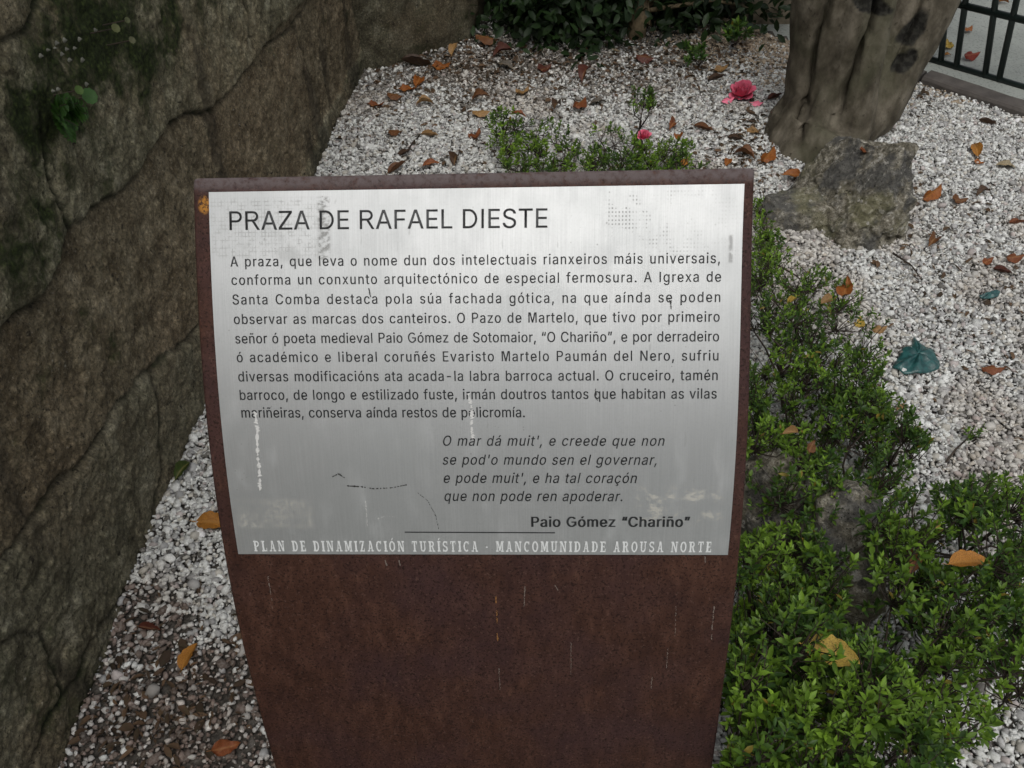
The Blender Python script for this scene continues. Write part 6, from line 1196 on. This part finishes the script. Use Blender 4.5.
# ---------------------------------------------------------------- fallen twigs and crumbs
def twig(pts, r, label, mat='twig'):
    P = [at_z(a, b, .014) for a, b in pts]; g = Geo(); g.tube(P, [r, r * .9, r * .7, r * .4][:len(P)], 5); c = P[0]
    me = g.mesh('fallen_twig', True); o = link('fallen_twig', me, M[mat], loc=(c[0], c[1], 0)); local(me, o.location); tag(o, label, 'twig', 'fallen twigs')
twig([(893, 253), (902, 259), (912, 266), (920, 277)], .0035, 'thin dark twig on gravel below the boulder')
twig([(946, 462), (956, 449), (968, 438), (975, 425)], .0028, 'thin twig leaning by the lone green sprig')
twig([(409, 148), (414, 141), (420, 135)], .003, 'thin twig beside the small blackish leaf above the sign')
twig([(606, 44), (612, 49), (622, 52)], .005, 'pale bent twig on the shaded gravel below the right back bush', 'yellow')
def litter(n):
    q = []
    for (x, y, sx, sy, k) in [(480, 60, 60, 15, .26), (600, 66, 80, 16, .26), (420, 110, 50, 30, .08), (748, 145, 22, 22, .14), (700, 60, 50, 14, .12), (940, 235, 50, 50, .06), (980, 300, 40, 60, .05), (160, 690, 50, 50, .08), (905, 85, 40, 12, .07), (560, 120, 110, 30, .1)]:
        m = int(n * k); q.append(np.stack([rng.normal(x, sx, m), rng.normal(y, sy, m)], 1))
    q = np.concatenate(q); P = np.array([at_z(a, b, 0) for a, b in q]); ok = (P[:, 0] > wall_x(P[:, 1]) + .02) & inside_bed(P[:, 0], P[:, 1], -.02) & (P[:, 1] < 4.4) & (P[:, 1] > .3); P = P[ok]; n = len(P)
    P[:, 2] = gz(P[:, 0], P[:, 1]) + .006; d = unit(n) * np.array([1, 1, .25]); nm = unit(n) * .5 + np.array([0, 0, 1]); ln = .006 + .03 * rng.random(n) ** 2
    V, F = leaf_block(P, d, nm, ln, ln * rng.uniform(.25, .6, n), .3, .1); col = np.array([.085, .05, .028]) * rng.uniform(.3, 1.5, (n, 1))
    o = link('leaf_litter', mesh_np('leaf_litter', V, F, False, {'tint': ('FACE', np.repeat(col, 8, 0))}), M['litter']); structure(o, 'stuff')
litter(3400)

# ---------------------------------------------------------------- plants rooted in the wall
def wall_pt(x, y, out=.0):
    Y, Z = on_wall(x, y); return np.array([wall_x(Y) + out, Y, Z])
def fern(x, y, label):
    c = wall_pt(x, y, -.01); root = empty('wall_fern', c, label, 'fern'); pos, dr, nm, ln, wd = [], [], [], [], []; st = Geo()
    for k in range(13):
        a = R(-150 + 300 * k / 12 + rng.normal(0, 10)); L = rng.uniform(.035, .065); d = np.array([.55, math.sin(a) * .75, math.cos(a) * .6 + .25]); d /= np.linalg.norm(d); p = c.copy(); prev = [p.copy()]
        for j in range(9):
            d = d + np.array([.0, 0, -.07]); d /= np.linalg.norm(d); p = p + d * L / 9; prev.append(p.copy()); sdir = np.cross(d, np.array([1., 0, .3])); sdir /= np.linalg.norm(sdir)
            for s in (-1, 1):
                pos.append(p.copy()); dr.append(sdir * s + d * .5); nm.append(np.array([1, 0, .5]) + .2 * rng.normal(0, 1, 3)); l = .021 * math.sin(math.pi * (j + 1.2) / 10.5); ln.append(l); wd.append(l * .5)
        st.tube(prev, .0008, 3, False)
    child('stems', st.mesh('stems'), M['twig'], root)
    V, F = leaf_block(*[np.array(q) for q in (pos, dr, nm, ln, wd)]); y = rng.uniform(.1, .8, (len(pos), 1)); col = np.array([.018, .05, .01]) * (1 - y) + np.array([.05, .13, .02]) * y
    child('fronds', mesh_np('fronds', V, F, False, {'tint': ('FACE', np.repeat(col, 8, 0))}), M['fern'], root)
fern(60, 116, 'small bright green fern rooted in the mossy wall at the upper left')
def pennywort(spots, label):
    c = wall_pt(*spots[0][:2], out=-.02); root = empty('wall_pennywort', c, label, 'plant')
    for (x, y, rpx, col) in spots:
        p = wall_pt(x, y, .03); depth = (p - C0) @ FWD; r = rpx * depth / FPX; nrm = Vector((.75, -.45, .5)).normalized(); u = nrm.orthogonal().normalized(); v = nrm.cross(u); V = [Vector(p) - nrm * r * .25]; n = 22
        for q in (.55, 1.0):
            for k in range(n):
                a = 2 * math.pi * k / n; rr = r * q * (1 + .07 * math.cos(a * 9) * (q > .9)); V.append(Vector(p) + (u * math.cos(a) + v * math.sin(a)) * rr - nrm * r * (.06 if q < .9 else -.02))
        F = [(0, 1 + k, 1 + (k + 1) % n) for k in range(n)]; F2 = [(1 + k, 1 + n + k, 1 + n + (k + 1) % n) for k in range(n)] + [(1 + k, 1 + n + (k + 1) % n, 1 + (k + 1) % n) for k in range(n)]
        me = mesh_np('leaf', np.array([q[:] for q in V]), np.array(F + F2), True, {'tint': ('FACE', np.tile(col, (len(F + F2), 1)))}); child('leaf', me, M['fern'], root)
        g = Geo(); g.tube([Vector(p) - nrm * r * .25, Vector(p) + Vector((-.05, .0, -.01))], .0012, 5); child('stalk', g.mesh('stalk'), M['twig'], root)
pennywort([(72, 96, 8, (.05, .12, .03)), (61, 90, 4.5, (.08, .14, .03))], 'pair of round green pennywort leaves on the wall above the fern')
pennywort([(99, 28, 4.5, (.12, .13, .05)), (116, 40, 3.5, (.13, .13, .07)), (111, 20, 3, (.10, .11, .05))], 'cluster of three small yellowish pennywort leaves in the moss near the top')
def chips():
    """pale lichen flakes on the wall, upper left"""
    root = None; V, F = [], []
    for (x, y) in [(50, 43), (58, 40), (41, 50), (48, 48), (60, 49), (34, 56), (68, 48), (73, 39), (89, 30), (76, 60), (55, 54), (51, 89), (46, 91), (80, 84), (63, 60)]:
        p = wall_pt(x, y, .012); n = 7; r = rng.uniform(.002, .0045); k = len(V); V.append(p + np.array([.004, 0, 0]))
        for j in range(n):
            a = 2 * math.pi * j / n; V.append(p + np.array([-.002, math.cos(a) * r * 1.5 * rng.uniform(.7, 1.2), math.sin(a) * r * rng.uniform(.7, 1.2)]))
        F += [(k, k + 1 + j, k + 1 + (j + 1) % n) for j in range(n)]
    V = np.array(V); c = V.mean(0); o = link('lichen_flakes', mesh_np('lichen_flakes', V - c, np.array(F)), M['lichen'], loc=c); structure(o, 'stuff')
M['lichen'] = m_plain('pale lichen', (.13, .13, .105), .9, .3, 80); chips()

# ---------------------------------------------------------------- unseen house added behind the viewer to shape the plate's reflection
hr = empty('reflection_house', (0, -7.5, 0), 'unseen pale house added behind the viewer to shape the plate reflection', 'house')
g = Geo(); g.box((0, -9, 3.1), 22, 3, 6.2); child('wall', g.mesh('wall'), M['house'], hr)
g = Geo(); g.add([(-11.4, -7.2, 6.2), (11.4, -7.2, 6.2), (11.4, -9, 7.4), (-11.4, -9, 7.4), (11.4, -10.8, 6.2), (-11.4, -10.8, 6.2)], [(0, 1, 2, 3), (3, 2, 4, 5), (0, 3, 5), (1, 4, 2), (0, 5, 4, 1)]); child('roof', g.mesh('roof'), M['roof'], hr)
for x, z in [(x, z) for z in (1.7, 4.4) for x in (-8, -5, -2, 2, 5, 8)]:
    g = Geo(); g.box((x, -7.47, z), 1.0, .08, 1.5); child('window', g.mesh('window'), M['glass'], hr)
g = Geo(); g.box((0, -7.47, 1.05), 1.1, .08, 2.1); child('door', g.mesh('door'), M['glass'], hr)
